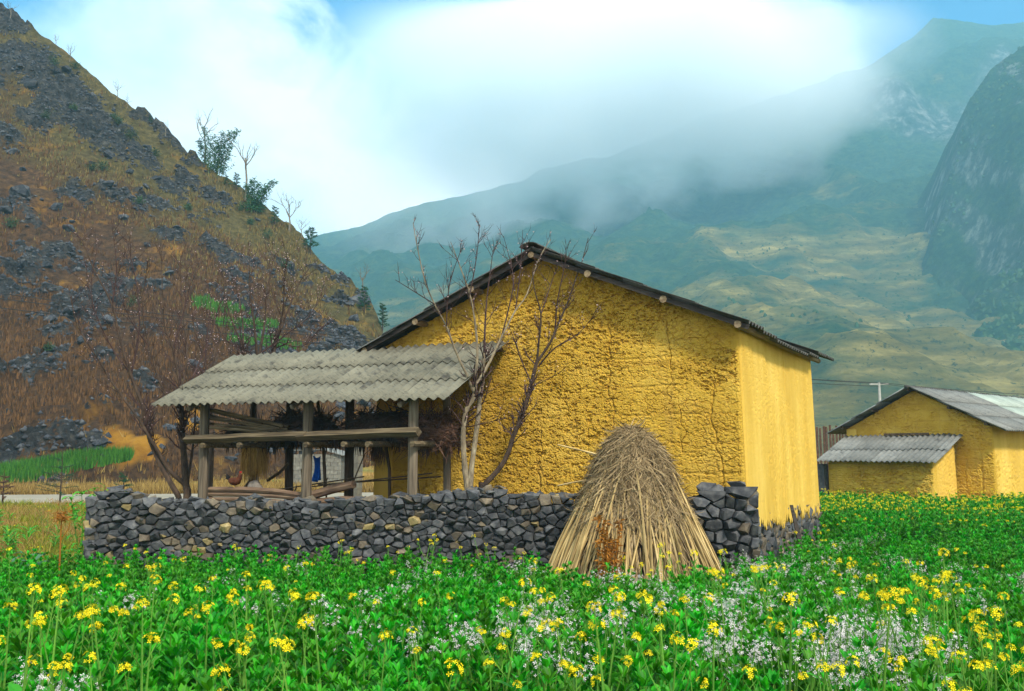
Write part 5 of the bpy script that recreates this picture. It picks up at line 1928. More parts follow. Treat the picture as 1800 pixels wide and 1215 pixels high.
# trees on the ridge
def bare_tree(name, label, p, H, seed, mt_=None, spread=0.55, levels=4, group=None, trunk=0.45):
    random.seed(seed)
    root = thing(name, label, 'tree', p, group=group)
    trunkb, tw = MB(), MB()
    top = Vector((random.uniform(-.04, .04) * H, 0, H * trunk))
    r0 = H * 0.016
    trunkb.tube([(0, 0, -0.3), tuple(top * 0.5 + Vector((0.02 * H, 0, 0))), tuple(top)], [r0 * 1.3, r0, r0 * 0.75], 6)
    trunkb.build('trunk', mt_ or m_farbark, root)

    def br(p, d, L, r, lev):
        e1 = p + d * L * 0.5 + Vector((random.gauss(0, .05), random.gauss(0, .05), 0.02)) * L
        d2 = (d + Vector((random.gauss(0, .25), random.gauss(0, .25), 0.15))).normalized()
        e2 = e1 + d2 * L * 0.5
        tw.tube([p, e1, e2], [r, r * 0.8, r * 0.55], 4, caps=False)
        if lev > 0:
            for k in range(random.randint(2, 3)):
                dd = (d2 + Vector((random.gauss(0, spread), random.gauss(0, spread), random.gauss(0.15, 0.2)))).normalized()
                br(e2 if k else e1, dd, L * random.uniform(0.5, 0.8), r * 0.6, lev - 1)
    for k in range(4):
        a = k * 1.57 + random.uniform(0, 1)
        br(top * random.uniform(0.7, 1.0), Vector((math.cos(a) * spread, math.sin(a) * spread, 0.8)).normalized(), H * 0.24, max(r0 * 0.6, 0.014), levels - 1)
    tag(tw.build('branches', mt_ or m_farbark, root), kind='stuff')
    return root


m_bamboo = leaf_mat('bamboo_leaf', (0.012, 0.06, 0.02), (0.05, 0.14, 0.045), 0.01, 0.15, 0.3, 0.6, 0.2)
m_culm = simple('bamboo_culm', [(0.3, (0.06, 0.10, 0.03)), (0.7, (0.14, 0.17, 0.06))], 3, rvar=0.1)
m_pine = leaf_mat('pine_needles', (0.008, 0.045, 0.02), (0.03, 0.10, 0.035), 0.01, 0.15, 0.2, 0.6, 0.2)


def bamboo(name, label, p, culms, seed):
    random.seed(seed)
    root = thing(name, label, 'bamboo', p)
    for (dx, H, bend) in culms:
        P = []
        b0 = Vector((dx * 0.25 + random.uniform(-.2, .2), random.uniform(-.5, .5), -0.3))
        for i in range(9):
            t = i / 8
            P.append(b0 + Vector((dx * 0.75 * t + bend * t ** 2.5, 0.3 * math.sin(t * 3 + dx), H * (t - 0.18 * abs(bend) / H * 2 * t ** 4))))
        mb = MB(); mb.tube(P, [0.05 * (1 - 0.8 * i / 8) for i in range(9)], 5)
        mb.build('culm', m_culm, root)
        lf = MB()
        for k in range(430):
            t = random.uniform(0.12, 1.0)
            i = min(int(t * 8), 7)
            c_ = P[i].lerp(P[i + 1], t * 8 - i)
            a = random.uniform(0, 6.28)
            rr = abs(random.gauss(0, 0.38)) * (1.25 - 0.75 * t)
            q = c_ + Vector((math.cos(a) * rr, math.sin(a) * rr, random.gauss(0, 0.15)))
            d = Vector((math.cos(a) * 0.7, math.sin(a) * 0.7, random.uniform(-0.9, 0.2))).normalized()
            lf.tri_ribbon(q, q + d * random.uniform(0.2, 0.38), random.uniform(0.06, 0.11))
        tag(lf.build('foliage', m_bamboo, root), kind='stuff')
    return root


def pine(name, label, p, H, seed, crown0=0.3, width=0.28, group=None, clumps=26, mtl=None, needle=0.16):
    random.seed(seed)
    root = thing(name, label, 'tree', p, group=group)
    mb = MB(); mb.tube([(0, 0, -0.2), (0.02 * H, 0, H * 0.5), (0, 0, H * 0.97)], [H * 0.024, H * 0.016, H * 0.004], 6)
    mb.build('trunk', m_bark2, root)
    lf = MB(); bb_ = MB()
    for k in range(clumps):
        t = crown0 + (1 - crown0) * (k + random.random()) / clumps
        a = k * 2.4 + random.uniform(-.4, .4)
        L = H * width * (1.12 - 0.8 * (t - crown0) / (1 - crown0)) * random.uniform(0.55, 1.1)
        c0 = Vector((0, 0, H * t * 0.95))
        e = c0 + Vector((math.cos(a) * L, math.sin(a) * L, L * random.uniform(-0.05, 0.4)))
        bb_.tube([c0, e], [H * 0.006, H * 0.002], 4, caps=False)
        for j in range(34):
            s = random.uniform(0.35, 1.05)
            q = c0.lerp(e, s) + Vector((random.gauss(0, 0.06), random.gauss(0, 0.06), random.gauss(0, 0.04))) * L
            d = (Vector((random.gauss(0, 0.7), random.gauss(0, 0.7), random.uniform(0.1, 1.0))) + (e - c0).normalized() * 0.5).normalized()
            lf.tri_ribbon(q, q + d * H * needle * random.uniform(0.35, 0.7), H * 0.018)
    bb_.build('branches', m_bark2, root)
    tag(lf.build('needles', mtl or m_pine, root), kind='stuff')
    return root


def ridge_pt(px, py):
    """a point of the ridge under this pixel"""
    p, n = on_hill(px, py)
    if p is None:
        for dy in range(2, 60, 2):
            p, n = on_hill(px, py + dy)
            if p is not None:
                break
    return p


def mpp(p):
    return p.y / FOC


p = ridge_pt(378, 306); bamboo('bamboo_clump', 'tall dense bamboo clump highest up on the hillside ridge', p, [(-1.7, 4.6, -0.3), (-1.0, 5.6, -0.1), (-0.5, 5.0, 0.0), (0.3, 5.2, 0.3), (0.9, 5.4, 0.6), (1.4, 5.8, 0.8), (0.0, 4.2, 0.2)], 21)
p = ridge_pt(360, 290); bare_tree('bare_tree', 'bare pale tree standing inside the tall bamboo clump', p, 5.6, 31, trunk=0.7, levels=3)
p = ridge_pt(446, 372); bamboo('bamboo_clump', 'bamboo clump with a drooping culm on the ridge beside a tall bare trunk', p, [(-0.9, 3.2, -0.1), (-0.3, 4.0, 0.1), (0.5, 4.4, 1.6), (0.2, 3.4, 0.3), (0.9, 3.0, 0.4)], 22)
p = ridge_pt(432, 352); bare_tree('bare_tree', 'tall thin bare tree rising from the drooping bamboo on the ridge', p, 6.6, 32, trunk=0.72, levels=3)
for (px, py, h_, lab) in ((398, 328, 1.3, 'tiny round pine on the ridge between the two bamboo clumps'), (415, 334, 1.9, 'small bushy pine on the ridge just above the drooping bamboo'), (264, 218, 1.0, 'tiny lone pine on the ridge above the tall bamboo clump'),
                          (482, 398, 2.2, 'dark pine bush on the ridge below the drooping bamboo')):
    p = ridge_pt(px, py); pine('pine_tree', lab, p, h_, int(px), 0.15, 0.32)
p = ridge_pt(545, 448); pine('pine_tree', 'lone dark pine with open crown at the end of the rocky ridge', p, 2.9, 77, 0.25, 0.36, clumps=30)
p = ridge_pt(672, 568); pine('pine_tree', 'slender dark evergreen at the foot of the ridge beside the house roof', p, 2.6, 78, 0.1, 0.2)
p = ridge_pt(640, 548); pine('pine_tree', 'bushy grey-green evergreen low on the slope beside the house roof', p, 2.4, 79, 0.05, 0.3)
for (px, py, h_, sd_, lab) in ((508, 408, 5.0, 41, 'tall crooked bare tree on the ridge between bamboo and lone pine'), (636, 512, 3.2, 42, 'fan-shaped bare tree on the lowest rocks of the ridge'), (291, 240, 2.3, 43, 'small bare tree on the ridge above the tall bamboo clump'),
                               (206, 172, 2.4, 44, 'flat-topped bare tree halfway up the high ridge'), (224, 190, 1.8, 45, 'short bare tree just below the flat-topped one on the high ridge'), (122, 108, 2.6, 46, 'wide bare tree on the golden upper ridge'),
                               (98, 78, 1.6, 47, 'small bare sapling near the top of the golden ridge'), (18, 32, 2.6, 48, 'thin bare tree at the very top of the hillside'), (530, 418, 2.6, 49, 'short leaning bare tree next to the lone pine')):
    p = ridge_pt(px, py); bare_tree('bare_tree', lab, p, h_, sd_, trunk=0.4, levels=4, spread=0.6)
# shrubs on the slope
m_shrub = leaf_mat('shrub_leaf', (0.02, 0.055, 0.025), (0.08, 0.12, 0.05), 0.02, 0.25, 0.2, 0.8, 0.1)
for k, (px, py) in enumerate(((95, 115), (132, 122), (200, 210), (208, 218), (230, 245), (272, 275), (80, 210), (130, 195), (245, 360), (20, 400), (140, 60), (425, 370), (440, 395), (470, 420), (500, 470), (235, 540), (86, 617), (180, 300), (160, 300), (330, 370))):
    p, n = on_hill(px, py)
    if p is None:
        continue
    s = random.uniform(0.45, 0.95) * p.y / 90
    mb = MB()
    for j in range(6):
        a = random.uniform(0, 6.28)
        mb.tube([(0, 0, -0.1), (math.cos(a) * s * 0.35, math.sin(a) * s * 0.35, s * 0.9)], [0.02, 0.008], 4)
    for j in range(260):
        q = Vector((random.gauss(0, 0.36), random.gauss(0, 0.36), abs(random.gauss(0.55, 0.35)))) * s
        d = Vector((random.gauss(0, 1), random.gauss(0, 1), random.gauss(0.3, 0.8))).normalized()
        mb.tri_ribbon(q, q + d * random.uniform(0.10, 0.25), 0.07)
    tag(mb.build('shrub', m_shrub, loc=p), 'dark green shrub growing among the rocks of the hillside', 'shrub', 'shrubs on the hillside')

# young firs on the near side of the road
for (px, pyb, pyt, Y, lab, sd_) in ((105, 884, 790, 33.2, 'young fir tree with long bare leader on the near side of the road', 61), (216, 872, 824, 33.5, 'smaller thin fir sapling beside the road behind the stone wall', 62), (4, 884, 826, 33.0, 'dark young fir by the road with reddish needles', 63)):
    b = at(px, pyb, Y); b.z = gzf(b.x, b.y)
    H = (at(px, pyt, Y).z - b.z)
    random.seed(sd_)
    root = thing('young_fir', lab, 'tree', b)
    mb = MB(); mb.tube([(0, 0, -0.05), (0.01, 0, H * 0.5), (0, 0, H)], [0.035, 0.022, 0.006], 6); mb.build('trunk', m_bark2, root)
    nd_ = MB(); br_ = MB()
    for k in range(26):
        t = random.choice((0.22, 0.32, 0.42, 0.52, 0.66, 0.8)) + random.uniform(-.03, .03)
        a = random.uniform(0, 6.28)
        L = H * (0.46 if t < 0.6 else 0.40) * (1.1 - t) * random.uniform(0.7, 1.25)
        c0 = Vector((0, 0, H * t)); e = c0 + Vector((math.cos(a) * L, math.sin(a) * L, L * random.uniform(0.0, 0.45)))
        br_.tube([c0, e], [0.010, 0.004], 4, caps=False)
        for j in range(40):
            q = c0.lerp(e, random.uniform(0.2, 1.0)); d = Vector((random.gauss(0, 1), random.gauss(0, 1), random.gauss(0, 0.6))).normalized()
            nd_.tri_ribbon(q, q + d * random.uniform(0.04, 0.11), 0.014)
    br_.build('branches', m_bark2, root)
    tag(nd_.build('needles', m_pine if sd_ != 63 else m_brush2, root), kind='stuff')
random.seed(123)

# ------------------------------------------------------------------ hen perched on the stacked logs
m_hen = simple('hen_feathers', [(0.3, (0.05, 0.014, 0.007)), (0.6, (0.11, 0.032, 0.012)), (0.8, (0.17, 0.06, 0.02))], 14, rvar=0)
m_hent = simple('hen_dark_feathers', [(0.3, (0.010, 0.009, 0.010)), (0.7, (0.04, 0.03, 0.03))], 14, rvar=0)
m_comb = simple('hen_comb', [(0.3, (0.35, 0.02, 0.015)), (0.7, (0.5, 0.04, 0.03))], 10, rvar=0)
xh, zh = shed_x(412, 856, FY + 0.1)
hsc = 0.85
hen = thing('hen', 'reddish brown hen with a dark raised tail perched on the stacked logs', 'hen', to_world((xh, FY + 0.1, 1.525)), HR)
hp = [(-0.15, 0, 0.17), (-0.12, 0, 0.14), (-0.06, 0, 0.12), (0.02, 0, 0.115), (0.08, 0, 0.13), (0.12, 0, 0.17), (0.145, 0, 0.22), (0.155, 0, 0.26), (0.165, 0, 0.285), (0.17, 0, 0.30)]
hr = [0.025, 0.06, 0.085, 0.092, 0.085, 0.062, 0.042, 0.034, 0.033, 0.012]
mb = MB(); mb.tube(hp, hr, 12, squash=0.95); mb.build('body', m_hen, hen, smooth=True)
mb = MB()
for k in range(26):
    a = random.uniform(-0.5, 0.5)
    mb.tri_ribbon((-0.13, a * 0.03, 0.15), (-0.20 - random.uniform(0, 0.06), a * 0.09, 0.24 + random.uniform(-0.06, 0.06)), 0.035, side=Vector((0.7, 0, 0.7)))
mb.build('tail_feathers', m_hent, hen)
mb = MB(); mb.add([(0.19, -0.004, 0.285), (0.19, 0.004, 0.285), (0.225, 0, 0.275), (0.19, 0, 0.270)], [(0, 1, 2), (1, 3, 2), (3, 0, 2)]); mb.build('beak', m_straw, hen)
mb = MB()
for k in range(4):
    mb.box((0.145 + 0.015 * k, 0, 0.315), (0.016, 0.008, 0.03 + 0.008 * (k % 2)))
mb.build('comb', m_comb, hen)
for s in (-1, 1):
    mb = MB(); mb.tube([(0.0, 0.035 * s, 0.06), (0.01, 0.035 * s, 0.0)], [0.012, 0.008], 5); mb.tube([(0.01, 0.035 * s, 0.0), (0.05, 0.035 * s, -0.005)], 0.005, 4); mb.build('leg', m_straw, hen)
    mb = MB()
    mb.add([(0.09, 0.088 * s, 0.15), (-0.02, 0.105 * s, 0.17), (-0.13, 0.07 * s, 0.15), (-0.05, 0.10 * s, 0.10), (0.05, 0.095 * s, 0.09)], [(0, 1, 2, 3, 4)] if s > 0 else [(4, 3, 2, 1, 0)])
    mb.build('wing', m_hen, hen)
hen.scale = (hsc,) * 3
# lumpy sack beside the hen
m_sack = simple('sack_cloth', [(0.3, (0.10, 0.085, 0.07)), (0.7, (0.20, 0.17, 0.14))], 12, rvar=0)
xs_, zs_ = shed_x(447, 856, FY + 0.22)
vs = []
for i in range(7):
    for j in range(12):
        th = i / 6 * math.pi / 2; a = j / 12 * 2 * math.pi
        k = 1 + 0.14 * math.sin(3 * a + i) + random.uniform(-.04, .04)
        vs.append((0.17 * math.cos(th) * math.cos(a) * k, 0.12 * math.cos(th) * math.sin(a) * k, 0.17 * math.sin(th) * k))
fs = []
for i in range(6):
    for j in range(12):
        fs.append((i * 12 + j, i * 12 + (j + 1) % 12, (i + 1) * 12 + (j + 1) % 12, (i + 1) * 12 + j))
fs.append(tuple(range(11, -1, -1)))
mb = MB(); mb.add(vs, fs)
tag(mb.build('sack', m_sack, loc=to_world((xs_, FY + 0.24, 1.46)), rot=(0, 0, HR), smooth=True), 'lumpy grey-brown sack slumped beside the hen', 'sack')
# ------------------------------------------------------------------ the flowering field
random.seed(2024)
m_bean = leaf_mat('bean_leaf', (0.009, 0.145, 0.003), (0.06, 0.40, 0.008), 0.016, 0.25, 0.36, 0.5, 0.25)
m_stem = simple('green_stem', [(0.3, (0.05, 0.17, 0.015)), (0.7, (0.12, 0.27, 0.03))], 5, rvar=0.1)
m_mleaf = leaf_mat('mustard_leaf', (0.035, 0.24, 0.012), (0.10, 0.40, 0.02), 0.01, 0.2, 0.35, 0.5, 0.3)
m_yellow = leaf_mat('mustard_petal', (0.72, 0.56, 0.005), (0.86, 0.72, 0.02), 0.005, 0.08, 0.25, 0.6, 0.1)
m_white = leaf_mat('radish_petal', (0.52, 0.45, 0.50), (0.74, 0.71, 0.64), 0.01, 0.08, 0.3, 0.6, 0.1)
m_silver = leaf_mat('grey_green_leaf', (0.05, 0.16, 0.07), (0.12, 0.26, 0.14), 0.01, 0.2, 0.25, 0.5, 0.4)


def add_leaf(mb, p, d, up, L, W, m, cup=0.25):
    d = d.normalized()
    s = d.cross(up)
    if s.length < 1e-4:
        s = d.orthogonal()
    s.normalize()
    n = s.cross(d)
    v = [p, p + d * L * 0.35 - s * W + n * W * cup, p + d * L * 0.35 + s * W + n * W * cup, p + d * L * 0.72 - s * W * 0.85 + n * W * cup * 0.6, p + d * L * 0.72 + s * W * 0.85 + n * W * cup * 0.6, p + d * L - n * L * 0.08, p + d * L * 0.55]
    mb.add([tuple(q) for q in v], [(0, 6, 1), (0, 2, 6), (1, 6, 3), (6, 2, 4), (3, 6, 5), (6, 4, 5)], m)


def bean_mesh(seed):
    random.seed(seed)
    mb = MB()
    for s in range(random.randint(5, 7)):
        a = random.uniform(0, 6.28)
        lean = random.uniform(0.03, 0.16)
        H = random.uniform(0.40, 0.66)
        top = Vector((math.cos(a) * lean, math.sin(a) * lean, H))
        mb.tube([(0, 0, -0.03), tuple(top * 0.55), tuple(top)], [0.005, 0.004, 0.002], 4, m=1, caps=False)
        nn_ = 9
        for k in range(nn_):
            t = 0.25 + 0.75 * k / (nn_ - 1)
            c_ = top * t
            az = k * 2.4 + s
            n_l = 5 if t < 0.85 else 8
            el = 0.25 + 1.6 * t ** 2
            for j in range(n_l):
                aj = az + (j - n_l / 2) * 0.55 + random.uniform(-.25, .25)
                d = Vector((math.cos(aj), math.sin(aj), el * random.uniform(0.5, 1.3)))
                L = random.uniform(0.05, 0.075) * (1.0 if t < 0.9 else 0.8)
                q = c_ + d.normalized() * random.uniform(0.005, 0.045) * (1.2 - t * 0.8)
                add_leaf(mb, q, d, Vector((0, 0, 1)), L, L * random.uniform(0.15, 0.21), 0)
    return mb.mesh('bean_plant', [m_bean, m_stem])


def flower(mb, p, n, r, m):
    a = n.orthogonal().normalized()
    b = n.cross(a)
    t = random.uniform(0, 1.57)
    a, b = a * math.cos(t) + b * math.sin(t), b * math.cos(t) - a * math.sin(t)
    up = n * r * 0.25
    for (x, y) in ((a, b), (-a, -b)):
        mb.add([tuple(p), tuple(p + (x * 0.75 + y * 0.3) * r + up), tuple(p + x * r + up * 1.1), tuple(p + (x * 0.75 - y * 0.3) * r + up)], [(0, 1, 2, 3)], m)
    for (x, y) in ((b, a), (-b, -a)):
        mb.add([tuple(p), tuple(p + (x * 0.75 + y * 0.3) * r + up), tuple(p + x * r + up * 1.1), tuple(p + (x * 0.75 - y * 0.3) * r + up)], [(0, 1, 2, 3)], m)


def mustard_meshes(seed, H, heads, big=1.0):
    random.seed(seed)
    st, heads_out = MB(), []
    lx, ly = random.uniform(-.1, .1), random.uniform(-.1, .1)
    top = Vector((lx, ly, H))
    P = [Vector((0, 0, -0.03)), Vector((lx * 0.2, ly * 0.2, H * 0.4)), Vector((lx * 0.6, ly * 0.6, H * 0.75)), top]
    st.tube(P, [0.007, 0.006, 0.004, 0.002], 5, m=0, caps=False)
    tips = [(top, 1.0)]
    for k in range(heads - 1):
        t = random.uniform(0.45, 0.85)
        b0 = P[1].lerp(P[3], (t - 0.4) / 0.6)
        a = random.uniform(0, 6.28)
        L = random.uniform(0.12, 0.30)
        e = b0 + Vector((math.cos(a) * L * 0.5, math.sin(a) * L * 0.5, L * 0.95))
        st.tube([b0, b0.lerp(e, 0.5) + Vector((math.cos(a), math.sin(a), 0)) * 0.02, e], [0.003, 0.0025, 0.0015], 4, m=0, caps=False)
        tips.append((e, random.uniform(0.55, 0.9)))
        add_leaf(st, b0, Vector((math.cos(a), math.sin(a), 0.5)), Vector((0, 0, 1)), random.uniform(0.06, 0.11), 0.014, 1)
    for (tp_, s) in tips:
        fl = MB(); heads_out.append(fl)
        n = int(random.randint(20, 30) * s * big)
        R = 0.023 * s * random.uniform(0.9, 1.3)
        for k in range(n):
            d = Vector((random.gauss(0, 1), random.gauss(0, 1), random.uniform(-0.3, 1.1))).normalized()
            q = tp_ + Vector((d.x * R, d.y * R, d.z * R * 1.15))
            flower(fl, q, (d + Vector((0, 0, 0.5))).normalized(), random.uniform(0.007, 0.0095), 0)
        for k in range(6):    # seed pods under the head
            a = random.uniform(0, 6.28)
            q = tp_ - Vector((0, 0, random.uniform(0.04, 0.14)))
            st.tri_ribbon(q, q + Vector((math.cos(a) * 0.03, math.sin(a) * 0.03, 0.035)), 0.004, m=0)
    for k in range(random.randint(5, 8)):
        t = random.uniform(0.12, 0.6)
        a = random.uniform(0, 6.28)
        L = random.uniform(0.10, 0.2) * (1.2 - t)
        add_leaf(st, Vector((lx * t * 0.5, ly * t * 0.5, H * t)), Vector((math.cos(a), math.sin(a), random.uniform(0.1, 0.7))), Vector((0, 0, 1)), L, L * 0.24, 1)
    return (st.mesh('mustard_stem', [m_stem, m_mleaf]), *[q.mesh('flower_head', [m_yellow]) for q in heads_out])


def radish_meshes(seed, H):
    random.seed(seed)
    st, fl = MB(), MB()
    for k in range(random.randint(9, 13)):
        a = random.uniform(0, 6.28)
        r = random.uniform(0.05, 0.22)
        e = Vector((math.cos(a) * r, math.sin(a) * r, H * random.uniform(0.78, 1.05)))
        mid_ = Vector((math.cos(a) * r * 0.6, math.sin(a) * r * 0.6, H * 0.5))
        st.tube([(0, 0, -0.03), mid_, e], [0.004, 0.003, 0.0015], 4, m=0, caps=False)
        for j in range(random.randint(9, 15)):
            t = random.random() ** 0.6
            c_ = mid_.lerp(e, 0.66 + 0.34 * t)
            d = Vector((random.gauss(0, 1), random.gauss(0, 1), random.gauss(0.4, 0.6))).normalized()
            q = c_ + d * random.uniform(0.012, 0.035)
            flower(fl, q, (d + Vector((0, 0, 0.6))).normalized(), random.uniform(0.007, 0.0105), 0)
        add_leaf(st, mid_ * 0.8, Vector((math.cos(a), math.sin(a), 0.4)), Vector((0, 0, 1)), random.uniform(0.06, 0.12), 0.018, 1)
    return st.mesh('radish_stem', [m_stem, m_mleaf]), fl.mesh('flower_spray', [m_white])


def wavy_leaf(mb, b0, d, L, W, m):
    """long lobed leaf that arches over, with a crinkled edge"""
    d = d.normalized()
    s = d.cross(Vector((0, 0, 1)))
    if s.length < 1e-4:
        s = Vector((1, 0, 0))
    s.normalize()
    vs, fs = [], []
    p = b0
    n = 6
    for i in range(n + 1):
        t = i / n
        w = W * (0.25 + 1.5 * t * (1.15 - t)) * (1 if i % 2 else 0.75) * (0.1 if i == n else 1)
        k = random.uniform(-0.25, 0.25) * W
        vs += [tuple(p - s * w + Vector((0, 0, 0.3 * w + k))), tuple(p), tuple(p + s * w + Vector((0, 0, 0.3 * w - k)))]
        d = (d + Vector((0, 0, -0.22))).normalized()
        p = p + d * (L / n)
    for i in range(n):
        a = 3 * i
        fs += [(a, a + 1, a + 4, a + 3), (a + 1, a + 2, a + 5, a + 4)]
    mb.add(vs, fs, m)


def broad_mesh(seed):
    """low clump of broad pale-green mustard leaves"""
    random.seed(seed)
    mb = MB()
    for k in range(15):
        a = random.uniform(0, 6.28)
        b0 = Vector((math.cos(a) * 0.03, math.sin(a) * 0.03, random.uniform(0.12, 0.36)))
        d = Vector((math.cos(a), math.sin(a), random.uniform(0.9, 2.4)))
        wavy_leaf(mb, b0, d, random.uniform(0.16, 0.27), random.uniform(0.022, 0.036), 0)
    mb.tube([(0, 0, -0.03), (0, 0, 0.4)], [0.008, 0.005], 5, m=1)
    return mb.mesh('leafy_plant', [m_mleaf, m_stem])


HInv = Matrix.Rotation(-HR, 3, 'Z')
H2Inv = Matrix.Rotation(-H2R, 3, 'Z')


def allowed(x, y, margin=0.25):
    if abs(x) > 0.60 * y + 2.4:
        return False
    q = HInv @ (Vector((x, y, 0)) - HC)
    if -HW - 4 < q.x < margin and q.y > -0.3 and q.y < HD + 0.3:
        return False
    if (x - SXY.x) ** 2 + (y - SXY.y) ** 2 < (1.38) ** 2:
        return False
    if x < 3.75:
        yw = WA.y + (x - WA.x) / (WB.x - WA.x) * (WB.y - WA.y)
        if y > yw - 0.28:
            return False
    if x < -6.5 and y > 13.6:
        return False
    q = H2Inv @ (Vector((x, y, 0)) - H2C)
    if q.y > -2.1 and q.x < 0.3 and q.x > -6:
        return False
    if q.y > -0.3 and q.x <= 0.45:
        return False
    return True


def poisson(n, region, mind, dens=None, seed=1):
    random.seed(seed)
    cell = mind
    gridd = {}
    out = []
    tries = 0
    while len(out) < n and tries < n * 14:
        tries += 1
        x, y = region()
        if not allowed(x, y):
            continue
        if dens and random.random() > dens(x, y):
            continue
        i, j = int(x // cell), int(y // cell)
        bad = False
        for a in (-1, 0, 1):
            for b in (-1, 0, 1):
                for (px_, py_) in gridd.get((i + a, j + b), ()):
                    if (x - px_) ** 2 + (y - py_) ** 2 < mind * mind:
                        bad = True
        if bad:
            continue
        gridd.setdefault((i, j), []).append((x, y))
        out.append((x, y))
    return out


def reg_field():
    y = 3.0 + 14.5 * math.sqrt(random.random())
    return random.uniform(-0.6 * y - 2.4, 0.6 * y + 2.4), y


def reg_back():
    return random.uniform(5, 21.5), random.uniform(14, 30.5)


_tab = {}


def nval(x, y, sc_, seed):
    k = (sc_, seed)
    if k not in _tab:
        ax, ay = np.meshgrid(np.arange(-24, 24, 0.2), np.arange(0, 40, 0.2), indexing='ij')
        _tab[k] = fbm(ax * sc_, ay * sc_, seed, 3).tolist()
    i = min(239, max(0, int((x + 24) / 0.2))); j = min(199, max(0, int(y / 0.2)))
    return _tab[k][i][j]


beans = poisson(3500, reg_field, 0.19, lambda x, y: 1.0 if nval(x, y, 0.5, 7) > 0.36 else 0.5, 1)
back = poisson(2100, reg_back, 0.20, lambda x, y: 1.0 if y > 17.2 else 0.0, 2)


def px_cluster(px, py, rx, ry, n, h):
    out = []
    for k in range(n):
        p = hit_ground(px + random.gauss(0, rx), py + random.gauss(0, ry), h)
        if p is not None and allowed(p.x, p.y, 0.15):
            out.append((p.x, p.y))
    return out


random.seed(5)
rad = []
for (px, py, rx, ry, n) in ((1090, 995, 40, 10, 26), (1130, 1025, 40, 12, 22), (960, 1070, 40, 14, 30), (1010, 1085, 50, 12, 24), (1290, 1000, 50, 14, 26), (1330, 985, 40, 12, 20), (1240, 975, 30, 10, 14),
                            (1430, 960, 40, 14, 30), (1520, 965, 50, 14, 28), (1600, 975, 60, 14, 18), (1500, 1105, 45, 14, 28), (1560, 1115, 40, 12, 26), (1540, 1150, 40, 15, 20), (1390, 1130, 30, 14, 14), (1360, 1060, 30, 14, 14),
                            (770, 1010, 30, 12, 16), (720, 1025, 40, 14, 12), (410, 940, 26, 8, 20), (540, 970, 26, 10, 10), (1750, 1030, 40, 14, 22), (1700, 945, 60, 10, 14), (30, 1195, 30, 12, 16), (880, 1010, 40, 12, 12),
                            (600, 1110, 20, 12, 6), (1300, 1140, 30, 14, 12), (900, 1100, 25, 12, 12), (1200, 1040, 30, 14, 14), (1790, 1010, 30, 14, 14), (1450, 1010, 50, 16, 16), (1640, 1000, 50, 14, 10), (500, 1040, 250, 60, 16), (1100, 1120, 400, 50, 26), (1480, 1000, 200, 20, 24)):
    rad += px_cluster(px, py, rx, ry, int(n * 0.17 + 1), 0.68)
mus = []
for k in range(175):
    px = random.uniform(-20, 1820)
    py = random.uniform(985, 1240)
    if random.random() > (0.55 if px < 900 else 0.95):
        continue
    mus += px_cluster(px, py, 4, 3, 1, 0.72)
for (px, py, rx, ry, n) in ((1580, 1075, 60, 22, 20), (1620, 1130, 50, 20, 14), (1120, 1060, 60, 20, 12), (970, 1080, 30, 14, 8), (380, 1080, 50, 20, 12), (700, 1070, 30, 14, 6), (1060, 985, 60, 8, 12), (870, 985, 100, 8, 14), (620, 985, 130, 8, 14),
                            (1150, 975, 50, 8, 8), (1320, 1050, 60, 20, 12), (280, 1010, 80, 14, 8), (1450, 965, 80, 14, 12)):
    mus += px_cluster(px, py, rx, ry, int(n * 0.36), 0.7)
mback = poisson(1350, reg_back, 0.17, lambda x, y: 1.0 if (y > 19.5 and nval(x, y, 0.4, 17) > 0.36) else (0.12 if y > 17 else 0.0), 3)
wallmus = []
for px in (235, 440, 600, 610, 622, 745, 760, 860, 870, 880, 600, 690, 1160, 1185, 1195, 1130, 1100):
    X = (px - 900) / FOC * 13.2
    if 930 < px < 1290:
        y = 11.15
        X = (px - 900) / FOC * y
    else:
        y = 13.25 - 0.03 * (X + 6) * 1.0
    wallmus.append((X, min(y, 13.3) if px > 930 else y))

BV = [bean_mesh(100 + k) for k in range(6)]
MV = [mustard_meshes(200 + k, random.uniform(0.74, 0.98), (1, 2, 1, 3, 2, 1)[k]) for k in range(6)]
RV = [radish_meshes(300 + k, random.uniform(0.58, 0.74)) for k in range(4)]
LV = [broad_mesh(400 + k) for k in range(3)]
random.seed(77)


def dist2(p):
    return p[0] ** 2 + p[1] ** 2 + (1e4 if abs(p[0]) > 0.57 * p[1] or p[1] < 4.2 else 0)


def place_plants(name, spots, variants, part_name, label, cat, group, srange, limit, rest_name, rest_label):
    """the nearest ones are plants of their own; what lies beyond is one mass of the same plants"""
    spots = sorted(spots, key=dist2)
    near_, far_ = spots[:limit], spots[limit:]
    src = {}
    for k, (x, y) in enumerate(near_):
        vi = k % len(variants)
        vm = variants[vi]
        root_me, part_mes = (vm[0], vm[1:]) if isinstance(vm, tuple) else (vm, ())
        s = random.uniform(*srange)
        o = ob(name, root_me, loc=(x, y, gzf(x, y) - 0.02), rot=(random.uniform(-.12, .12), random.uniform(-.12, .12), random.uniform(0, 6.28)), scale=s)
        tag(o, label, cat, group)
        prs = [ob(part_name, q, o) for q in part_mes]
        for q in prs:
            q['kind'] = 'stuff'
        if vi not in src:
            src[vi] = (o, *prs)
    if far_:
        scatter_rest(rest_name, far_, src, srange, rest_label, cat)


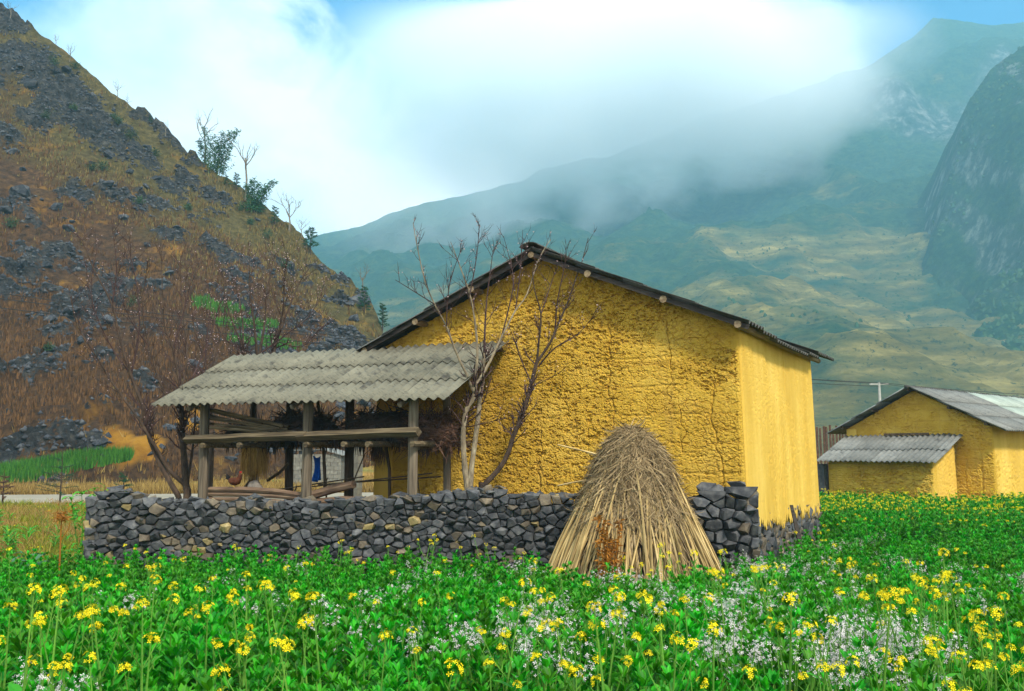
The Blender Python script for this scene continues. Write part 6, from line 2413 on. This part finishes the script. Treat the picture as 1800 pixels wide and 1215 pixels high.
def scatter_rest(name, spots, src, srange, label, cat):
    n = len(spots)
    V = np.array([(x, y, gzf(x, y) - 0.02) for x, y in spots])
    me = bpy.data.meshes.new(name)
    me.vertices.add(n)
    me.vertices.foreach_set('co', V.astype(np.float32).ravel())
    ra = me.attributes.new('rotv', 'FLOAT_VECTOR', 'POINT')
    ra.data.foreach_set('vector', np.stack([rng.uniform(-.12, .12, n), rng.uniform(-.12, .12, n), rng.uniform(0, 6.28, n)], 1).astype(np.float32).ravel())
    sa = me.attributes.new('scl', 'FLOAT', 'POINT')
    sa.data.foreach_set('value', rng.uniform(srange[0], srange[1], n).astype(np.float32))
    va = me.attributes.new('var', 'INT', 'POINT')
    va.data.foreach_set('value', rng.integers(0, len(src), n).astype(np.int32))
    o = ob(name, me)
    tag(o, label, cat, kind='stuff')
    g = bpy.data.node_groups.new(name, 'GeometryNodeTree')
    g.interface.new_socket('Geometry', in_out='INPUT', socket_type='NodeSocketGeometry')
    g.interface.new_socket('Geometry', in_out='OUTPUT', socket_type='NodeSocketGeometry')
    gi = g.nodes.new('NodeGroupInput'); go = g.nodes.new('NodeGroupOutput')
    jn = g.nodes.new('GeometryNodeJoinGeometry')

    def attr(an, t):
        q = g.nodes.new('GeometryNodeInputNamedAttribute')
        q.data_type = t
        q.inputs['Name'].default_value = an
        return [s for s in q.outputs if s.enabled and s.name == 'Attribute'][0]
    rv_, sv_, vv_ = attr('rotv', 'FLOAT_VECTOR'), attr('scl', 'FLOAT'), attr('var', 'INT')
    for k, vi in enumerate(sorted(src)):
        cmp_ = g.nodes.new('FunctionNodeCompare')
        cmp_.data_type = 'INT'; cmp_.operation = 'EQUAL'
        ins_ = [s for s in cmp_.inputs if s.enabled]
        g.links.new(vv_, ins_[0]); ins_[1].default_value = k
        for so in src[vi]:
            if so is None:
                continue
            oi = g.nodes.new('GeometryNodeObjectInfo')
            oi.transform_space = 'ORIGINAL'
            oi.inputs['Object'].default_value = so
            oi.inputs['As Instance'].default_value = True
            ip = g.nodes.new('GeometryNodeInstanceOnPoints')
            g.links.new(gi.outputs[0], ip.inputs['Points'])
            g.links.new(cmp_.outputs[0], ip.inputs['Selection'])
            g.links.new(oi.outputs['Geometry'], ip.inputs['Instance'])
            g.links.new(rv_, ip.inputs['Rotation'])
            g.links.new(sv_, ip.inputs['Scale'])
            g.links.new(ip.outputs[0], jn.inputs[0])
    g.links.new(jn.outputs[0], go.inputs[0])
    md = o.modifiers.new('plants', 'NODES')
    md.node_group = g


place_plants('bean_plant', beans, BV, None, 'leafy broad bean plant with upright dark green leaves in the front field', 'plant', 'broad bean plants in the field', (0.85, 1.22), 300,
             'bean_crop', 'dense green broad bean crop stretching to the stone wall')
place_plants('mustard_plant', mus, MV, 'flower_head', 'mustard plant with yellow flower heads above the bean leaves', 'plant', 'mustard plants in the front field', (0.95, 1.22), 300, 'mustard_crop', 'scattered yellow mustard in flower among the beans')
place_plants('radish_plant', rad, RV, 'flower_spray', 'white-flowered radish plant among the green bean plants', 'plant', 'white radish plants in the field', (0.98, 1.25), 300, 'radish_crop', 'drifts of white radish flowers at the far side of the field')
place_plants('mustard_plant', wallmus, MV, 'flower_head', 'lone tall mustard stem flowering against the stone wall or the stalk stack', 'plant', 'mustard stems against the wall', (0.98, 1.2), 99, None, None)
lv = poisson(170, reg_field, 0.5, lambda x, y: 1.0 if nval(x, y, 0.6, 27) > 0.5 else 0.1, 9)
place_plants('leafy_plant', lv, LV, None, 'clump of broad pale green mustard leaves among the darker beans', 'plant', 'broad-leaved clumps in the field', (0.95, 1.3), 170, None, None)


# a few stray plants in the dry grass left of the wall
random.seed(404)
stray = []
while len(stray) < 46:
    y = random.uniform(13.7, 26); x = random.uniform(-0.57 * y, -0.42 * y)
    if x < -6.9:
        stray.append((x, y))
place_plants('leafy_plant', stray[:30], LV, None, 'small bright green weed standing in the dry grass beside the wall', 'plant', 'weeds in the dry grass', (0.6, 1.2), 99, None, None)
place_plants('mustard_plant', stray[30:], MV, 'flower_head', 'stray mustard plant flowering in the dry grass beside the wall', 'plant', 'stray mustard in the dry grass', (0.45, 0.75), 99, None, None)

# the far part of the field beside and behind the house
def src_of(prefix):
    out = {}
    for k in range(4):
        o = bpy.data.objects.get(prefix if k == 0 else '%s.%03d' % (prefix, k))
        out[k] = (o, *o.children)
    return out


scatter_rest('back_bean_crop', back, src_of('bean_plant'), (1.1, 1.5), 'dark green leaves of the mustard field before the smaller house', 'crop')
scatter_rest('back_mustard_crop', mback, src_of('mustard_plant'), (0.95, 1.25), 'dense yellow mustard in flower before the smaller house', 'crop')

# ------------------------------------------------------------------ weeds and dry grass left of the stone wall
random.seed(31)
m_weed1 = leaf_mat('ochre_dry_grass', (0.15, 0.085, 0.022), (0.48, 0.33, 0.10), 0, 0, 0.3, 0.8, 0.1)
m_weed2 = leaf_mat('yellow_green_weed', (0.06, 0.12, 0.01), (0.34, 0.34, 0.025), 0, 0, 0.35, 0.7, 0.15)
P1, P2 = [], []
for k in range(11000):
    y = 13.4 + 21 * random.random() ** 1.5
    x = random.uniform(-0.62 * y, -0.42 * y + 4.5)
    if x > -6.7 and 13 < y < 15.2:
        continue
    q = HInv @ (Vector((x, y, 0)) - HC)
    if q.x > -10.4 and q.y > -2.6:
        continue
    if nval(x, y, 1.3, 47) + random.gauss(0, 0.08) < 0.42:
        continue
    (P2 if nval(x, y, 0.55, 37) + random.gauss(0, 0.10) > 0.47 else P1).append((x, y, gzf(x, y)))
tri_tufts('dry_verge_grass', np.array(P1), (0.06, 0.30), 0.022, 9, m_weed1, 71, 1.3, 'ochre dry grass between the stone wall and the road', 'grass')
tri_tufts('green_verge_weeds', np.array(P2), (0.06, 0.26), 0.032, 9, m_weed2, 72, 1.4, 'yellow-green weeds between the stone wall and the road', 'weeds')
# grass behind the wall under the left tree, and far verge of the road
P3 = []
for k in range(700):
    px = random.uniform(215, 340); Y = random.uniform(15.0, 19)
    P3.append(((px - 900) / FOC * Y, Y, gzf(0, Y)))
m_grass = leaf_mat('fresh_grass', (0.06, 0.22, 0.02), (0.22, 0.42, 0.04), 0, 0, 0.35, 0.6, 0.2)
tri_tufts('fresh_grass', np.array(P3), (0.4, 1.25), 0.03, 7, m_grass, 73, 0.5, 'fresh green grass growing behind the stone wall under the bare tree', 'grass')
P4 = []
for k in range(6500):
    x = random.uniform(-34, 2); y = road_y(x) + 3.3 + abs(random.gauss(0, 3.0))
    P4.append((x, y, max(gzf(x, y), hill_z(x, y) if y > 47 else -9)))
tri_tufts('roadside_grass', np.array(P4), (0.15, 0.6), 0.05, 6, m_weed1, 74, 0.7, 'straw-coloured grass along the far edge of the road', 'grass')

# kale with a few round leaves and a dead stalk at the field's left edge
for (px, y, h_, lab, nlf, mt_, wv_) in ((78, 13.0, 0.95, 'grey-green kale plant with round leaves at the left edge of the field', 22, m_silver, 0.05), (38, 19.0, 0.5, 'bright green leafy weed alone in the dry grass', 46, m_mleaf, 0.028),
                                  (140, 13.3, 0.85, 'tall leafy green plant beside the left end of the stone wall', 60, m_bean, 0.03), (163, 15.4, 1.7, 'bright green bush behind the left end of the stone wall', 130, m_mleaf, 0.035)):
    x = (px - 900) / FOC * y
    mb = MB()
    for q in range(4):
        a = q * 1.6
        e = Vector((math.cos(a) * h_ * 0.16, math.sin(a) * h_ * 0.16, h_ * random.uniform(0.75, 1.0)))
        mb.tube([(0, 0, -0.03), tuple(e * 0.5), tuple(e)], [0.012, 0.009, 0.004], 5, m=1)
        for k in range(nlf // 4):
            t = random.uniform(0.2, 1.0)
            a2 = random.uniform(0, 6.28)
            wavy_leaf(mb, e * t, Vector((math.cos(a2), math.sin(a2), random.uniform(0.3, 1.6))), random.uniform(0.12, 0.22), wv_, 0)
    tag(mb.build('leafy_weed', [mt_, m_stem], loc=(x, y, gzf(x, y))), lab, 'plant')
X = (120 - 900) / FOC * 12.4
mb = MB()
mb.tube([(0, 0, -0.03), (0.01, 0, 0.6), (0.0, 0, 1.25)], [0.016, 0.013, 0.008], 6)
mb.tube([(0.0, 0, 0.95), (0.10, 0, 1.12), (0.13, 0, 1.25)], [0.008, 0.006, 0.003], 5)
for k in range(170):
    q = Vector((random.gauss(0, 0.06), random.gauss(0, 0.06), 1.22 + abs(random.gauss(0, 0.09))))
    d = Vector((random.gauss(0, 1), random.gauss(0, 1), random.gauss(0, 0.8))).normalized()
    mb.tri_ribbon(q, q + d * random.uniform(0.04, 0.10), 0.012)
tag(mb.build('dead_stalk', m_fern, loc=(X, 12.4, gzf(X, 12.4))), 'upright rust-brown dead stalk with a dry head in the field', 'stalk')
